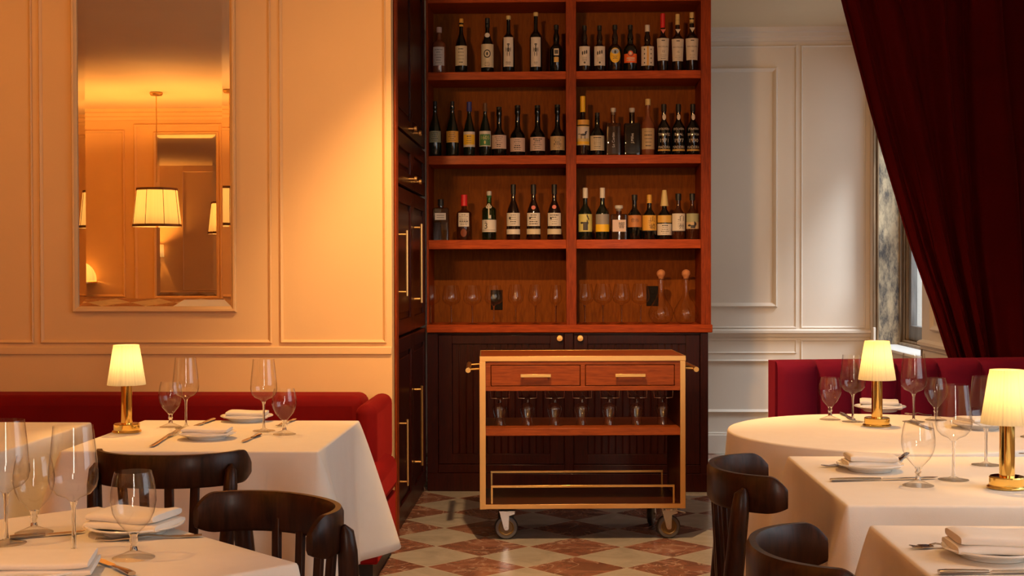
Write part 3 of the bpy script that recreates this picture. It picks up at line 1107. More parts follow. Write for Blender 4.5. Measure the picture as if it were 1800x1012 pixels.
# px centre, top px, width px, bay row, outline, glass, closure (colour, px, width share), labels, words for the description
ROWB = {1: 124, 2: 271.5, 3: 420}
G = 'bottles on the mahogany shelves'
BOT = [
    (772, 48, 24, 1, 'square', 'bottle_rose', ('pink', 10, .40), [('white', 82, 115, .80, 't4')], 'short amber bottle with pink cap and white label, first on the top shelf'),
    (811, 33, 22, 1, 'cognac', 'bottle_black', ('amber_yellow', 14, .34), [('cream', 80, 115, .92, 't3')], 'dark sloping bottle with an orange cap and cream label on the top shelf'),
    (857, 32, 23, 1, 'cognac', 'bottle_black', ('black', 17, .36), [('cream', 77, 118, .93, 'seal'), ('white', 57, 65, 'oval', '')], 'dark bottle with black cap, small oval neck label and round crest on its label'),
    (894, 28, 22, 1, 'slim', 'bottle_black', ('straw', 8, .42), [('white', 65, 117, .76, 'figure')], 'slim dark bottle with a cork top and tall figure label, left one of two'),
    (942, 22, 22, 1, 'slim', 'bottle_black', ('straw', 8, .42), [('white', 65, 117, .76, 'figure')], 'slim dark bottle with cork top and figure label, right and taller of two'),
    (978, 44, 24, 1, 'bulb', 'bottle_black', ('black', 9, .36), [('gold', 100, 109, .34, ''), ('black', 85, 97, .36, 'sq')], 'black bulb-necked bottle with gold square label beside the centre post, top shelf'),
    (1027.5, 45, 23, 1, 'bulb', 'bottle_brown', ('black', 9, .34), [('white', 81, 115, .78, 'blocks')], 'bulb-necked bottle with white label, first right of the centre post on the top shelf'),
    (1054, 45, 23, 1, 'bulb', 'bottle_brown', ('black', 9, .34), [('white', 81, 115, .80, 'blocks')], 'bulb-necked bottle with white label, just left of the yellow oval label'),
    (1081, 44, 24, 1, 'bulb', 'bottle_brown', ('black', 9, .36), [('yellow', 84, 110, 'oval', 'sky')], 'bulb-necked bottle with a yellow and blue oval label'),
    (1108, 44, 24, 1, 'bulb', 'bottle_black', ('black', 9, .36), [('orange', 94, 110, .90, 'badge')], 'bulb-necked bottle with a bright orange label and round badge'),
    (1138, 44, 24, 1, 'bulb', 'bottle_brown', ('white', 12, .36), [('white', 81, 115, .90, 'stripe')], 'bulb-necked bottle with white cap and orange striped white label'),
    (1165, 24, 22, 1, 'taper', 'bottle_brown', ('red', 25, .38), [('white', 67, 106, .90, 'mac12'), ('rose', 51, 59, 'vee', '')], 'tapered bottle with a tall bright red cap on the top shelf'),
    (1191, 25, 22, 1, 'taper', 'bottle_brown', ('straw', 19, .36), [('white', 68, 107, .90, 'mac15'), ('white', 51, 59, 'vee', '')], 'tapered bottle with straw coloured cap, between the red capped one and the last one'),
    (1216, 22, 23, 1, 'taper', 'bottle_brown', ('straw', 19, .34), [('white', 67, 105, .92, 'mac18'), ('white', 48, 57, 'vee', '')], 'tapered bottle with straw coloured cap, last at the right end of the top shelf'),
    (765, 178, 23, 2, 'champ', 'bottle_green', ('black', 16, .30), [('sage', 230, 250, .90, 't3')], 'black bottle with a pale sage green label, first on the second shelf'),
    (795.5, 178, 23, 2, 'champ', 'bottle_green', ('black', 16, .30), [('amber_yellow', 230, 250, .92, 't3')], 'black bottle with an orange-yellow label, second on the second shelf'),
    (825, 179, 21, 2, 'champ', 'bottle_green', ('blue', 17, .42), [('white', 231, 258, .95, ''), ('yellow', 236, 254, .90, 't2')], 'dark green bottle with a blue cap and yellow label bordered in white'),
    (853, 181, 21, 2, 'champ', 'bottle_green', ('brown', 15, .36), [('white', 230, 257, .95, ''), ('green', 235.5, 255.5, .85, '1605')], 'dark green bottle with a green label reading 1605'),
    (877.5, 188, 26, 2, 'tall', 'bottle_black', ('black', 7, .36), [('pink', 237, 261, .97, 't4')], 'long-necked black bottle with pinkish label, next to the green label bottle'),
    (910, 185, 27, 2, 'tall', 'bottle_black', ('black', 7, .36), [('pink', 242, 266, .95, 't4s')], 'long-necked black bottle, left one of the three alike near the centre post'),
    (945, 185, 27, 2, 'tall', 'bottle_black', ('black', 7, .36), [('pink', 240.5, 264.5, .95, 't4s')], 'long-necked black bottle, middle one of the three alike near the centre post'),
    (980, 184, 26, 2, 'tall', 'bottle_black', ('black', 7, .36), [('tan', 239, 263.5, .95, 't4s')], 'long-necked black bottle standing against the centre post, second shelf'),
    (1024.5, 169, 23, 2, 'std', 'bottle_brown', ('yellow', 28, .40), [('amber_yellow', 210, 219, 1.0, ''), ('straw', 221, 255, 1.0, 'horse')], 'bottle with a long yellow cap and a horse on its label'),
    (1050, 198, 25, 2, 'squat', 'bottle_black', ('black', 9, .34), [('cream', 238, 264, .97, 't5')], 'squat black bottle with a cream label beside the yellow capped one'),
    (1078, 190, 27, 2, 'decanter', 'clear_spirit', ('silver', 8, .36), [('white', 236, 255, .0, 'vertical')], 'square glass bottle with a glass stopper and brown liquid, left one of two'),
    (1111, 190, 29, 2, 'decanter', 'dark_decanter', ('silver', 8, .36), [('white', 232, 253, .0, 'vertical')], 'square glass bottle with a glass stopper, the darker right one of two'),
    (1139, 174, 23, 2, 'std', 'bottle_rose', ('straw', 11, .42), [('tan', 225, 262, .95, 't3')], 'tall brown bottle with a cork top and large tan label'),
    (1167, 183, 24, 2, 'std', 'bottle_black', ('black', 13, .38), [('', 0, 0, 0, 'madeira:TERRANTEZ:1971')], 'black bottle stencilled with the year 1971, first of the three white-lettered ones'),
    (1192.5, 183, 24, 2, 'std', 'bottle_black', ('black', 13, .38), [('', 0, 0, 0, 'madeira:BOAL:1977')], 'black bottle stencilled with the year 1977, between 1971 and 1990'),
    (1218, 183, 24, 2, 'std', 'bottle_black', ('black', 13, .38), [('', 0, 0, 0, 'madeira:MALVASIA:1990')], 'black bottle stencilled with the year 1990, against the right side of the shelf'),
    (775, 350, 29, 3, 'box', 'clear_spirit', ('black', 12, .36), [('white', 374, 386, .66, 't2')], 'flat rectangular glass bottle with black cap and small white label'),
    (816, 342, 27, 3, 'square', 'clear_spirit', ('red', 20, .42), [('white', 374, 398, .68, 't5'), ('copper', 402, 416, 'oval', '')], 'clear glass bottle with a red and silver neck, third shelf'),
    (860, 336, 25, 3, 'square', 'green_glass', ('silver', 14, .36), [('white', 386, 407.5, 1.0, 'three'), ('cream', 357, 384, 'key', '')], 'green glass bottle with a key emblem and the number 3'),
    (902.5, 324, 24, 3, 'cognac', 'bottle_brown', ('black', 17, .38), [('white', 374, 397, .94, 't3e'), ('white', 402.5, 411.5, .96, '')], 'black capped bottle with two white labels, left one of three alike'),
    (938, 324, 25, 3, 'cognac', 'bottle_brown', ('black', 17, .38), [('white', 374, 397, .88, 't3e'), ('cream', 402, 411.5, .94, ''), ('rose', 361, 368, 'oval', '')], 'black capped bottle with two white labels and red seal, middle one of three alike'),
    (974.5, 324, 25, 3, 'cognac', 'bottle_brown', ('black', 17, .38), [('white', 374, 397, .90, 't3e'), ('cream', 402, 411.5, .96, ''), ('rose', 360, 367, 'oval', '')], 'black capped bottle with red seal and two labels, right one beside the centre post'),
    (1029, 330, 24, 3, 'std', 'bottle_green', ('white', 18, .38), [('paleyellow', 376, 407, .98, 'leaf')], 'white capped bottle with a pale green and dark label by the centre post'),
    (1059, 330, 24, 3, 'std', 'bottle_green', ('white', 18, .38), [('gray', 376, 394, .98, ''), ('yellow', 394, 407, .98, '')], 'white capped bottle with a label half grey, half yellow'),
    (1088, 361, 29, 3, 'facet', 'clear_spirit', ('silver', 7, .52), [('pink', 386, 407, .80, 'kanji:響')], 'short faceted glass decanter bottle with a square white label'),
    (1115.5, 342, 25, 3, 'std', 'bottle_black', ('black', 10, .40), [('rust', 378, 399, .98, 'kanji2:余市')], 'black capped bottle with a rusty orange label'),
    (1141.5, 342, 25, 3, 'std', 'bottle_black', ('amber_yellow', 15, .36), [('amber_yellow', 378, 406, 1.0, 'kanji3:山崎')], 'black bottle with golden cap and golden label with brush characters'),
    (1168, 334, 25, 3, 'std', 'bottle_black', ('straw', 28, .46), [('gold', 378, 391, .98, ''), ('white', 393, 413, .98, 't3')], 'bottle with a tall pale gold cap and label half gold, half white'),
    (1192.5, 340, 24, 3, 'std', 'bottle_amber', ('black', 12, .42), [('white', 375, 406.5, .92, 'kanji3:白州')], 'black capped bottle with a white brushwork label, second from the right end'),
    (1217, 340, 23, 3, 'std', 'bottle_amber', ('black', 12, .42), [('sage', 375, 390, .92, ''), ('tan', 390, 402, .92, 'leaf')], 'black capped bottle with green and tan label, last on the right of the third shelf'),
]
PS = F / 7.83                     # pixels per metre where the bottles stand


def rrect(w, d, r, n=4):
    pts = []
    for cx, cy, a0 in ((w - r, d - r, 0), (-w + r, d - r, 90), (-w + r, -d + r, 180), (w - r, -d + r, 270)):
        for i in range(n + 1):
            a = math.radians(a0 + 90 * i / n)
            pts.append((cx + r * math.cos(a), cy + r * math.sin(a)))
    return pts


def loft(m, rings, mi=0):
    """rings = [(points, z)...] all the same length"""
    n = len(rings[0][0])
    vs = [(x, y, z) for pts, z in rings for x, y in pts]
    fs = []
    for k in range(len(rings) - 1):
        for i in range(n):
            j = (i + 1) % n
            fs.append((k * n + i, k * n + j, (k + 1) * n + j, (k + 1) * n + i))
    fs.append(tuple(range(n - 1, -1, -1)))
    fs.append(tuple(range((len(rings) - 1) * n, len(rings) * n)))
    m.add(vs, fs, mi)


for px, top, wpx, row, style, glass, cap, labs, desc in BOT:
    base_z = SH[row]
    yb = HY + .075
    X = at(px, ROWB[row], Y=yb).x
    ztop = at(px, top, Y=yb).z
    H = ztop - base_z
    R = wpx / PS / 2
    S = PS
    capc, cappx, capw = cap
    ch = cappx / S
    t = thing('liquor_bottle', desc, 'bottle', (X, yb, base_z), 0, G)
    m = MB()
    zz = lambda py: at(px, py, Y=yb - R).z - base_z
    rectish = style in ('decanter', 'box', 'facet')
    if rectish:
        W_, D_ = R, R * (.55 if style == 'box' else .85)
        hb = zz({'decanter': 216, 'box': 365, 'facet': 376}[style])
        nr = R * .33
        rings = [(rrect(W_, D_, R * .18), 0), (rrect(W_, D_, R * .18), hb * .96), (rrect(W_ * .9, D_ * .9, R * .18), hb),
                 (rrect(nr, nr, nr * .98), hb * 1.02), (rrect(nr, nr, nr * .98), H - ch)]
        loft(m, rings)
        body = m.build('body', glass, t, angle=30)
        inner = MB()
        liq = {'clear_spirit': 'bottle_amber', 'dark_decanter': 'bottle_brown'}[glass]
        fill = {'box': .55, 'decanter': .9, 'facet': .8}[style]
        loft(inner, [(rrect(W_ * .86, D_ * .8, R * .1), .006), (rrect(W_ * .86, D_ * .8, R * .1), hb * fill)])
        inner.build('liquid', liq, body, angle=30)
        pr = None
        face_y = -D_ - .0006
    else:
        prof = [(a * R, b * (H - ch * .55)) for a, b in BODY[style]]
        m.lathe(prof, 28)
        body = m.build('body', glass, t, angle=50)
        pr = R * 1.012
        if style == 'taper':
            pr = R * 1.0
        face_y = None
    # closure
    m = MB()
    cr_ = R * capw
    if style in ('decanter', 'facet') or capc in ('straw', 'silver') and style in ('slim', 'square'):
        m.lathe([(cr_ * .62, H - ch * 1.4), (cr_ * .62, H - ch * .9), (cr_ * .9, H - ch * .8), (cr_, H - ch * .2), (cr_ * .9, H), (0, H)], 16)
    elif capc == 'straw' and ch > .08:
        m.lathe([(cr_ * 1.25, H - ch), (cr_ * .9, H - ch * .35), (cr_ * .72, H - ch * .08), (cr_ * .62, H), (0, H)], 16)
    else:
        m.lathe([(cr_ * 1.04, H - ch), (cr_, H - ch * .96), (cr_, H - .002), (cr_ * .85, H), (0, H)], 16)
        if capc in ('blue', 'brown'):
            m.lathe([(cr_ * 1.15, H - ch * .72), (cr_ * 1.15, H - ch * .62)], 16)
    m.build('cap', 'c_' + capc, t, angle=40)
    # labels
    for li, (lc, y0, y1, wf, kind) in enumerate(labs):
        m = MB()
        if pr:
            pr = R * (1.012 + .012 * li) if style != 'taper' else R
        mats = ['c_' + (lc or 'white'), 'c_ink']
        if kind.startswith('madeira'):
            _, kind_, year = kind.split(':')
            rr = R * 1.012
            for s, py, sz in (("D'OLIVEIRA", 226.5, .0135), (kind_, 236, .0165), (year, 247, .024), ('MADEIRA', 258.5, .0175)):
                sx = min(1.0, 1.75 * R / (len(s) * sz * .66))
                write(m, s, sz * 1.25, rr, zz(py), 0, 0, sx=sx)
            # little sealed paper drop on the neck
            m.build('lettering', 'c_white', body, smooth=False)
            m = MB()
            disc_patch(m, R * .62, zz(205), R * .26, .018, 0)
            m.build('neck_label', 'c_white', body, smooth=False)
            m = MB()
            patch(m, rr, zz(265), zz(262), 1.1, 0)
            m.build('gold_band', 'c_gold', body)
            continue
        if kind == 'vertical':
            v, f = text_geo('Le Corbin' if px < 1090 else 'J.Millet', .021)
            m.add([(-y, face_y - .0005, (zz(y0) + zz(y1)) / 2 + x) for x, y in v], f, 0)
            m.build('lettering', 'c_white', body, smooth=False)
            continue
        if rectish:
            hw = R * wf
            za, zb = zz(y1), zz(y0)
            m.box(-hw, hw, face_y - .0012, face_y, za, zb, 0)
            if kind.startswith('kanji'):
                v, f = text_geo(kind.split(':')[1], .040)
                m.add([(x + hw * .35, face_y - .0018, (za + zb) / 2 + y) for x, y in v], f, 1)
            else:
                for i in range(2):
                    z = zb + (za - zb) * (i + 1) / 3
                    m.box(-hw * .7, hw * .7, face_y - .0018, face_y - .001, z - .0012, z + .0012, 1)
            m.build('label', mats, body, smooth=False)
            continue
        if wf == 'oval':
            big = (y1 - y0) > 12
            if lc == 'yellow':
                disc_patch(m, pr, zz((y0 + y1) / 2), R * .82, (y1 - y0) / 2 / S, 0)
                mats = ['c_yellow', 'c_ink', 'c_skyblue']
                m2r = pr * 1.006
                vs, n_ = [], 12
                disc_patch(m, m2r, zz(y0 + 6), R * .58, 4.5 / S, 2)
                disc_patch(m, pr * 1.012, zz(y0 + 7), R * .16, 3 / S, 1)
                lines(m, pr * 1.012, zz(y0 + 19), zz(y0 + 13), 2, R * .9)
            else:
                rloc = pr * (.95 if lc == 'copper' else .9 if y0 > 300 else .62)
                disc_patch(m, rloc, zz((y0 + y1) / 2), R * (.42 if big else .30 if y0 > 300 else .42), (y1 - y0) / 2 / S, 0)
        elif wf == 'vee':
            za, zb = zz(y1), zz(y0)
            rr = R * .93
            hw = R * .42
            m.add([(-hw, -math.sqrt(max(rr * rr - hw * hw, 0)) - .002, zb), (hw, -math.sqrt(max(rr * rr - hw * hw, 0)) - .002, zb), (0, -rr - .004, za)],
                  [(0, 1, 2)], 0)
        elif wf == 'key':
            rr = pr * 1.01
            zc = (zz(y0) + zz(y1)) / 2
            hh_ = (zz(y0) - zz(y1)) / 2
            for dx, dz in ((-.009, hh_ * .52), (.009, hh_ * .52), (0, hh_ * .78), (0, hh_ * .5)):
                disc_patch(m, rr, zc + dz, .0085, .0085, 0, 14, dx)
            patch(m, rr, zc - hh_, zc + hh_ * .4, .0035 / rr, 0, 3)
            m.add([(.002, -rr, zc - hh_), (.013, -rr + .0015, zc - hh_), (.013, -rr + .0015, zc - hh_ * .55), (.002, -rr, zc - hh_ * .55)], [(0, 1, 2, 3)], 0)
            for dx, dz in ((-.009, hh_ * .52), (.009, hh_ * .52), (0, hh_ * .80)):
                disc_patch(m, rr * 1.012, zc + dz, .003, .003, 1, 10, dx)
        else:
            za, zb = zz(y1), zz(y0)
            half = math.asin(min(1, wf)) if wf < 1 else 1.45
            tp = None
            if style == 'taper':
                zt = H - ch * .55
                f_ = lambda z: .82 + .18 * (z / zt - .02) / .5 + .022
                tp = (f_(za), f_(zb))
            patch(m, pr, za, zb, half, 0, 12, taper=tp)
            q = pr * (1.012 if style != 'taper' else .98)
            cz = (za + zb) / 2
            hgt = zb - za
            if kind in ('t2', 't3', 't4', 't5', 't4s', 't3e'):
                lines(m, q, za + hgt * .08, zb - hgt * .08, int(kind[1]), R * 1.3, 1, .0016)
                if kind == 't3e':
                    disc_patch(m, q, cz + hgt * .1, .006, .008, 1, 8, -R * .5)
            elif kind == 'seal':
                disc_patch(m, q, cz + hgt * .08, R * .55, hgt * .18, 1)
                disc_patch(m, q * 1.006, cz + hgt * .08, R * .40, hgt * .13, 0)
                disc_patch(m, q * 1.012, cz + hgt * .08, R * .16, hgt * .08, 1)
                lines(m, q, za + hgt * .04, za + hgt * .28, 2, R * 1.2)
            elif kind == 'figure':
                disc_patch(m, q, cz + hgt * .26, .0085, .0045, 1, 10)
                disc_patch(m, q, cz + hgt * .20, .0045, .006, 1, 10)
                disc_patch(m, q, cz + hgt * .08, .008, .014, 1, 10)
                for s in (-1, 1):
                    patch_x = s * .006
                    disc_patch(m, q, cz - hgt * .06, .0022, .016, 1, 8, patch_x)
                    disc_patch(m, q, cz + hgt * .08, .002, .014, 1, 8, s * .013)
                lines(m, q, za + hgt * .05, za + hgt * .18, 2, R * .9)
            elif kind == 'blocks':
                for i in range(3):
                    patch_c = (-1 + i) * .012
                    disc_patch(m, q, cz + hgt * (.14 + .03 * i), .0045, .012, 1, 6, patch_c)
                lines(m, q, za + hgt * .2, zb - hgt * .55, 2, R * 1.0)
                disc_patch(m, q, za + hgt * .15, .006, .006, 1, 12)
            elif kind == 'sq':
                mats = ['c_cream', 'c_ink']
                patch(m, q, za + hgt * .2, zb - hgt * .2, half * .7, 1, 6)
            elif kind == 'badge':
                mats = ['c_orange', 'c_ink', 'c_white']
                disc_patch(m, q, zb + .002, R * .44, R * .44, 1)
                disc_patch(m, q * 1.006, zb + .002, R * .34, R * .34, 0)
                disc_patch(m, q * 1.01, zb + .002, R * .16, R * .2, 2, 10)
                for i in range(2):
                    patch(m, q, cz - hgt * (.05 + .22 * i), cz - hgt * (-.05 + .22 * i), .6, 2, 5)
            elif kind == 'stripe':
                mats = ['c_white', 'c_amber_yellow']
                disc_patch(m, q, cz, R * .16, hgt * .48, 1, 4)
                patch(m, q, za, zb, .14, 1, 3)
                mats.append('c_ink')
                for i in range(4):
                    for s in (-1, 1):
                        disc_patch(m, q, za + hgt * (.15 + .23 * i), .0035, .005, 2, 5, s * R * .5)
            elif kind.startswith('mac'):
                write(m, 'MACALLAN', .0125, R * f_(cz + hgt * .12) + .0012, cz + hgt * .12, 0, 1)
                write(m, kind[3:], .017, R * f_(cz - hgt * .05) + .0012, cz - hgt * .1, 0, 1)
                lines(m, R * f_(za + hgt * .28) + .0006, za + hgt * .05, za + hgt * .28, 1, R * 1.1)
                patch(m, R * f_(zb) + .0006, zb - hgt * .12, zb - hgt * .08, .25, 1, 3)
            elif kind == '1605':
                mats = ['c_green', 'c_paleyellow']
                write(m, '1605', .030, q, cz + hgt * .18, 0, 1)
                disc_patch(m, q, cz - hgt * .22, .005, .010, 1, 10)
            elif kind == 'horse':
                mats = ['c_straw', 'c_ink', 'c_white', 'c_yellow']
                patch(m, q * 1.0, za + hgt * .35, zb - hgt * .05, 1.0, 2, 8)
                patch(m, q * 1.002, za + hgt * .05, za + hgt * .2, 1.2, 3, 8)
                hc = cz + hgt * .04
                q2 = q * 1.01
                disc_patch(m, q2, hc, .017, .0065, 1, 14, .002)
                disc_patch(m, q2, hc + .011, .006, .009, 1, 10, .017)
                disc_patch(m, q2, hc + .018, .007, .003, 1, 10, .022)
                disc_patch(m, q2, hc + .004, .010, .002, 1, 8, -.022)
                for dx in (-.012, -.006, .008, .015):
                    disc_patch(m, q2, hc - .015, .0018, .011, 1, 6, dx)
            elif kind == 'three':
                write(m, 'No.', .014, q, cz + hgt * .36, -R * .42, 1)
                write(m, '3', .052, q, cz - hgt * .02, -R * .42, 1)
                patch(m, q, za + hgt * .14, za + hgt * .17, half * .75, 1, 8)
            elif kind.startswith('kanji'):
                chs = kind.split(':')[1]
                if kind.startswith('kanji2'):
                    for i, c_ in enumerate(chs):
                        write(m, c_, .026, q, cz + hgt * .05, (-.5 + i) * .026, 1)
                else:
                    for i, c_ in enumerate(chs):
                        write(m, c_, .036, q, cz + hgt * (.22 - .46 * i), R * .45, 1)
                    lines(m, q, za + hgt * .2, zb - hgt * .3, 3, R * .5)
                    patch(m, q, za, za + .004, half, 1)
            elif kind == 'leaf':
                mats = [mats[0], 'c_ink']
                patch(m, q, za + hgt * .08, za + hgt * .55, .35, 1, 4)
                for i in range(5):
                    disc_patch(m, q, zb - hgt * (.1 + .1 * i), .003, .009, 1, 6, R * (.25 + .12 * (i % 3)))
                disc_patch(m, q, cz, .010, .006, 1, 6, -R * .55)
        m.build('label', mats, body, angle=60)

# ------------------------------------------------------------------ stemware on the worktop


def stem_glass_mesh(H, R, kind):
    m = MB()
    if kind == 'wine':      # tall wine glass with a broad low bowl
        foot, st, bb = .82, .1, .42
        prof = [(0, .0), (R * .84, 0), (R * .84, .0012), (R * .35, .004), (R * .11, .010), (.0040, .022), (.0036, H * .25),
                (.0042, H * .36), (.007, H * .41), (R * .30, H * .438), (R * .68, H * .468), (R * .92, H * .52), (R, H * .585),
                (R * .985, H * .66), (R * .93, H * .76), (R * .86, H * .88), (R * .795, H)]
    elif kind == 'burgundy':
        prof = [(0, .0), (R * .78, 0), (R * .78, .0012), (R * .3, .004), (R * .09, .010), (.0042, .022), (.0040, H * .34),
                (.005, H * .43), (.008, H * .47), (R * .30, H * .50), (R * .70, H * .535), (R * .93, H * .59), (R, H * .66),
                (R * .97, H * .75), (R * .86, H * .88), (R * .74, H)]
    elif kind == 'goblet':
        prof = [(0, .0), (R * .92, 0), (R * .92, .0015), (R * .5, .008), (R * .18, .014), (.0065, .020), (.0055, .026),
                (.0085, .032), (.0065, .038), (.009, .046), (R * .40, .054), (R * .70, .068), (R * .90, .085), (R, H * .66),
                (R * .985, H * .76), (R * .90, H * .90), (R * .80, H)]
    elif kind == 'tasting':     # short stem, waisted, flared (hung upside down)
        prof = [(0, .0), (R * .98, 0), (R * .98, .0015), (R * .4, .006), (.007, .012), (.006, .020), (.009, .028), (R * .8, .040),
                (R * 1.0, .052), (R * .97, .066), (R * .72, .092), (R * .66, .105), (R * .70, .118), (R * .78, H)]
    m.lathe(prof, 36)
    return m


def make_glass(name, H, R, kind, label, cat, loc, group):
    """bowl, stem and foot as parts of one drinking glass"""
    full = stem_glass_mesh(H, R, kind)
    n = 36
    cuts = {'wine': (4, 8), 'burgundy': (4, 8), 'goblet': (4, 9), 'tasting': (4, 6)}[kind]
    t = thing(name, label, cat, loc, 0, group)
    rings = len(full.v) // n
    for nm, a, b in (('foot', 0, cuts[0]), ('stem', cuts[0], cuts[1]), ('bowl', cuts[1], rings - 1)):
        q = MB()
        q.v = full.v[a * n:(b + 1) * n]
        q.f = [tuple(i - a * n for i in f) for k, f in enumerate(full.f) if a * n <= k < b * n]
        q.mi = [0] * len(q.f)
        q.build(nm, {'stem': 'solid_glass', 'foot': 'glass_foot'}.get(nm, 'glass'), t, angle=80)
    return t


gl0 = None
XS = [(757, 'half hidden by the side cupboard'), (793.5, 'second from the left'), (830.5, 'third from the left'),
      (868, 'fourth from the left'), (906.5, 'third from the centre post'), (941, 'second from the centre post'), (977, 'closest to the centre post')]
GG = 'wine glasses on the worktop'
for k, (px, words) in enumerate(XS):
    p = at(px, 568, Y=HY + .08)
    H = .232 if k in (4, 5) else .228
    R = .054 if k < 4 else (.045 if k == 4 else .04 if k == 5 else .036)
    t = make_glass('wine_glass', H, R, 'burgundy', 'empty wine glass in the left bay of the worktop, ' + words, 'wine glass', (p.x, HY + .08, CT), GG)
    if k == 0:
        t.location.x += .0
for k, (px, words) in enumerate(((1028, 'beside the centre post'), (1060, 'second from the centre post'), (1092.5, 'third from the centre post'),
                                 (1126, 'next to the glass flasks'))):
    p = at(px, 568, Y=HY + .08)
    t = make_glass('wine_glass', .235, .0535, 'burgundy', 'empty wine glass in the right bay of the worktop, ' + words, 'wine glass', (p.x, HY + .08, CT), GG)

for px, words in ((1162, 'left'), (1206, 'right')):
    p = at(px, 568, Y=HY + .12)
    t = thing('glass_flask', 'round-bellied glass flask with a cork ball stopper, the ' + words + ' one of two', 'flask', (p.x, HY + .12, CT), 0, 'flasks on the worktop')
    R = .0735
    m = MB().lathe([(0, .0), (.035, 0), (.052, .008), (.068, .032), (R, .062), (.067, .09), (.050, .118), (.033, .145), (.022, .17), (.0175, .20), (.0185, .24), (.021, .272)], 36)
    m.build('vessel', 'glass', t, angle=80)
    m = MB()
    m.lathe([(0, .262), (.014, .262), (.017, .272)] + [(.0255 * math.sin(a), .293 - .0255 * math.cos(a)) for a in [0.75 + i * (PI - .75) / 10 for i in range(11)]], 24)
    m.build('cork_ball', 'cork', t, angle=80)

# ------------------------------------------------------------------ bar cart
a_ = at(843, 628, Y=6.30)
b_ = at(1207, 623, Y=6.36)
CW = 0.978
cc = at(1025, 900, Y=6.335)
cart = thing('bar_cart', 'mahogany bar cart with brass edges, two drawers and rubber castors', 'bar cart', (cc.x, 6.335, 0), math.radians(3.2))
hw = CW / 2
ZT, ZB, CD = .880, .158, .47
T_ = .026
m = MB().box(-hw + .006, hw - .006, .006, CD - .006, ZT - .024, ZT - .001)
m.build('top', 'cart_wood', cart, bevel=.002)
m = MB().box(-hw, hw, -.002, .006, ZT - .024, ZT).box(-hw, -hw + .006, .006, CD, ZT - .024, ZT).box(hw - .006, hw, .006, CD, ZT - .024, ZT)
m.box(-hw, hw, CD - .006, CD, ZT - .024, ZT)
m.build('top_edging', 'brass_satin', cart, bevel=.001)
for s in (-1, 1):
    xa, xb = (-hw, -hw + T_) if s < 0 else (hw - T_, hw)
    p = MB().box(xa, xb, .004, CD, ZB, ZT - .0245).build('side_panel', 'cart_wood_dark', cart, bevel=.001)
    MB().box(xa - .001, xb - .002 * s, -.003, .004, ZB - .004, ZT - .0245).build('edge_strip', 'brass_satin', p, bevel=.001)
AZ = ZT - .165
m = MB().box(-hw + T_, hw - T_, .02, CD - .01, AZ, AZ + .016)
m.box(-hw + T_, hw - T_, .004, .02, AZ, AZ + .022).box(-hw + T_, hw - T_, .004, .02, ZT - .042, ZT - .0245)
m.box(-hw + T_, -hw + .052, .004, .02, AZ + .022, ZT - .042).box(hw - .052, hw - T_, .004, .02, AZ + .022, ZT - .042)
m.box(-.011, .011, .004, .02, AZ + .022, ZT - .042).box(-hw + T_, hw - T_, CD - .025, CD - .01, AZ, ZT - .0245)
m.build('drawer_case', 'cart_wood', cart, bevel=.0015)
for x0, x1 in ((-hw + .052, -.011), (.011, hw - .052)):
    d = MB().box(x0 + .003, x1 - .003, .006, .36, AZ + .025, ZT - .045).build('drawer', 'cart_wood', cart, bevel=.0015)
    xm = (x0 + x1) / 2
    MB().box(xm - .072, xm + .072, -.020, -.010, AZ + .066, AZ + .081).box(xm - .066, xm - .056, -.012, .007, AZ + .069, AZ + .078).box(
        xm + .056, xm + .066, -.012, .007, AZ + .069, AZ + .078).build('handle', 'brass', d, bevel=.001)
# middle and bottom shelves
MB().box(-hw + T_, hw - T_, .004, CD - .01, .502, .538).build('middle_shelf', 'cart_wood', cart, bevel=.002)
MB().box(-hw + T_, hw - T_, .004, CD - .004, ZB, ZB + .02).build('bottom_shelf', 'cart_wood_dark', cart, bevel=.001)
MB().box(-hw + T_ * .5, hw - T_ * .5, -.004, .004, ZB - .002, ZB + .019).build('shelf_edging', 'brass_satin', cart, bevel=.001)
for yy, nm in ((.012, 'front'), (CD - .03, 'back')):
    x_ = hw - .052
    zt_ = ZB + .108 if yy < .1 else ZB + .112
    m = MB().box(-x_, x_, yy - .004, yy + .004, zt_ - .011, zt_).box(-x_, -x_ + .009, yy - .004, yy + .004, ZB + .02, zt_ - .011)
    m.box(x_ - .009, x_, yy - .004, yy + .004, ZB + .02, zt_ - .011)
    m.build('gallery_rail', 'brass', cart, bevel=.001)
# push handles at both ends
for s in (-1, 1):
    m = MB()
    xo = s * (hw + .055)
    zh = .812
    m.rod((xo, .03, zh), (xo, CD - .03, zh), .0125, n=16)
    for yy in (.075, CD - .08):
        m.rod((s * (hw - .002), yy, zh + .004), (xo, yy, zh), .0055, n=10)
    m.build('push_handle', 'brass', cart)
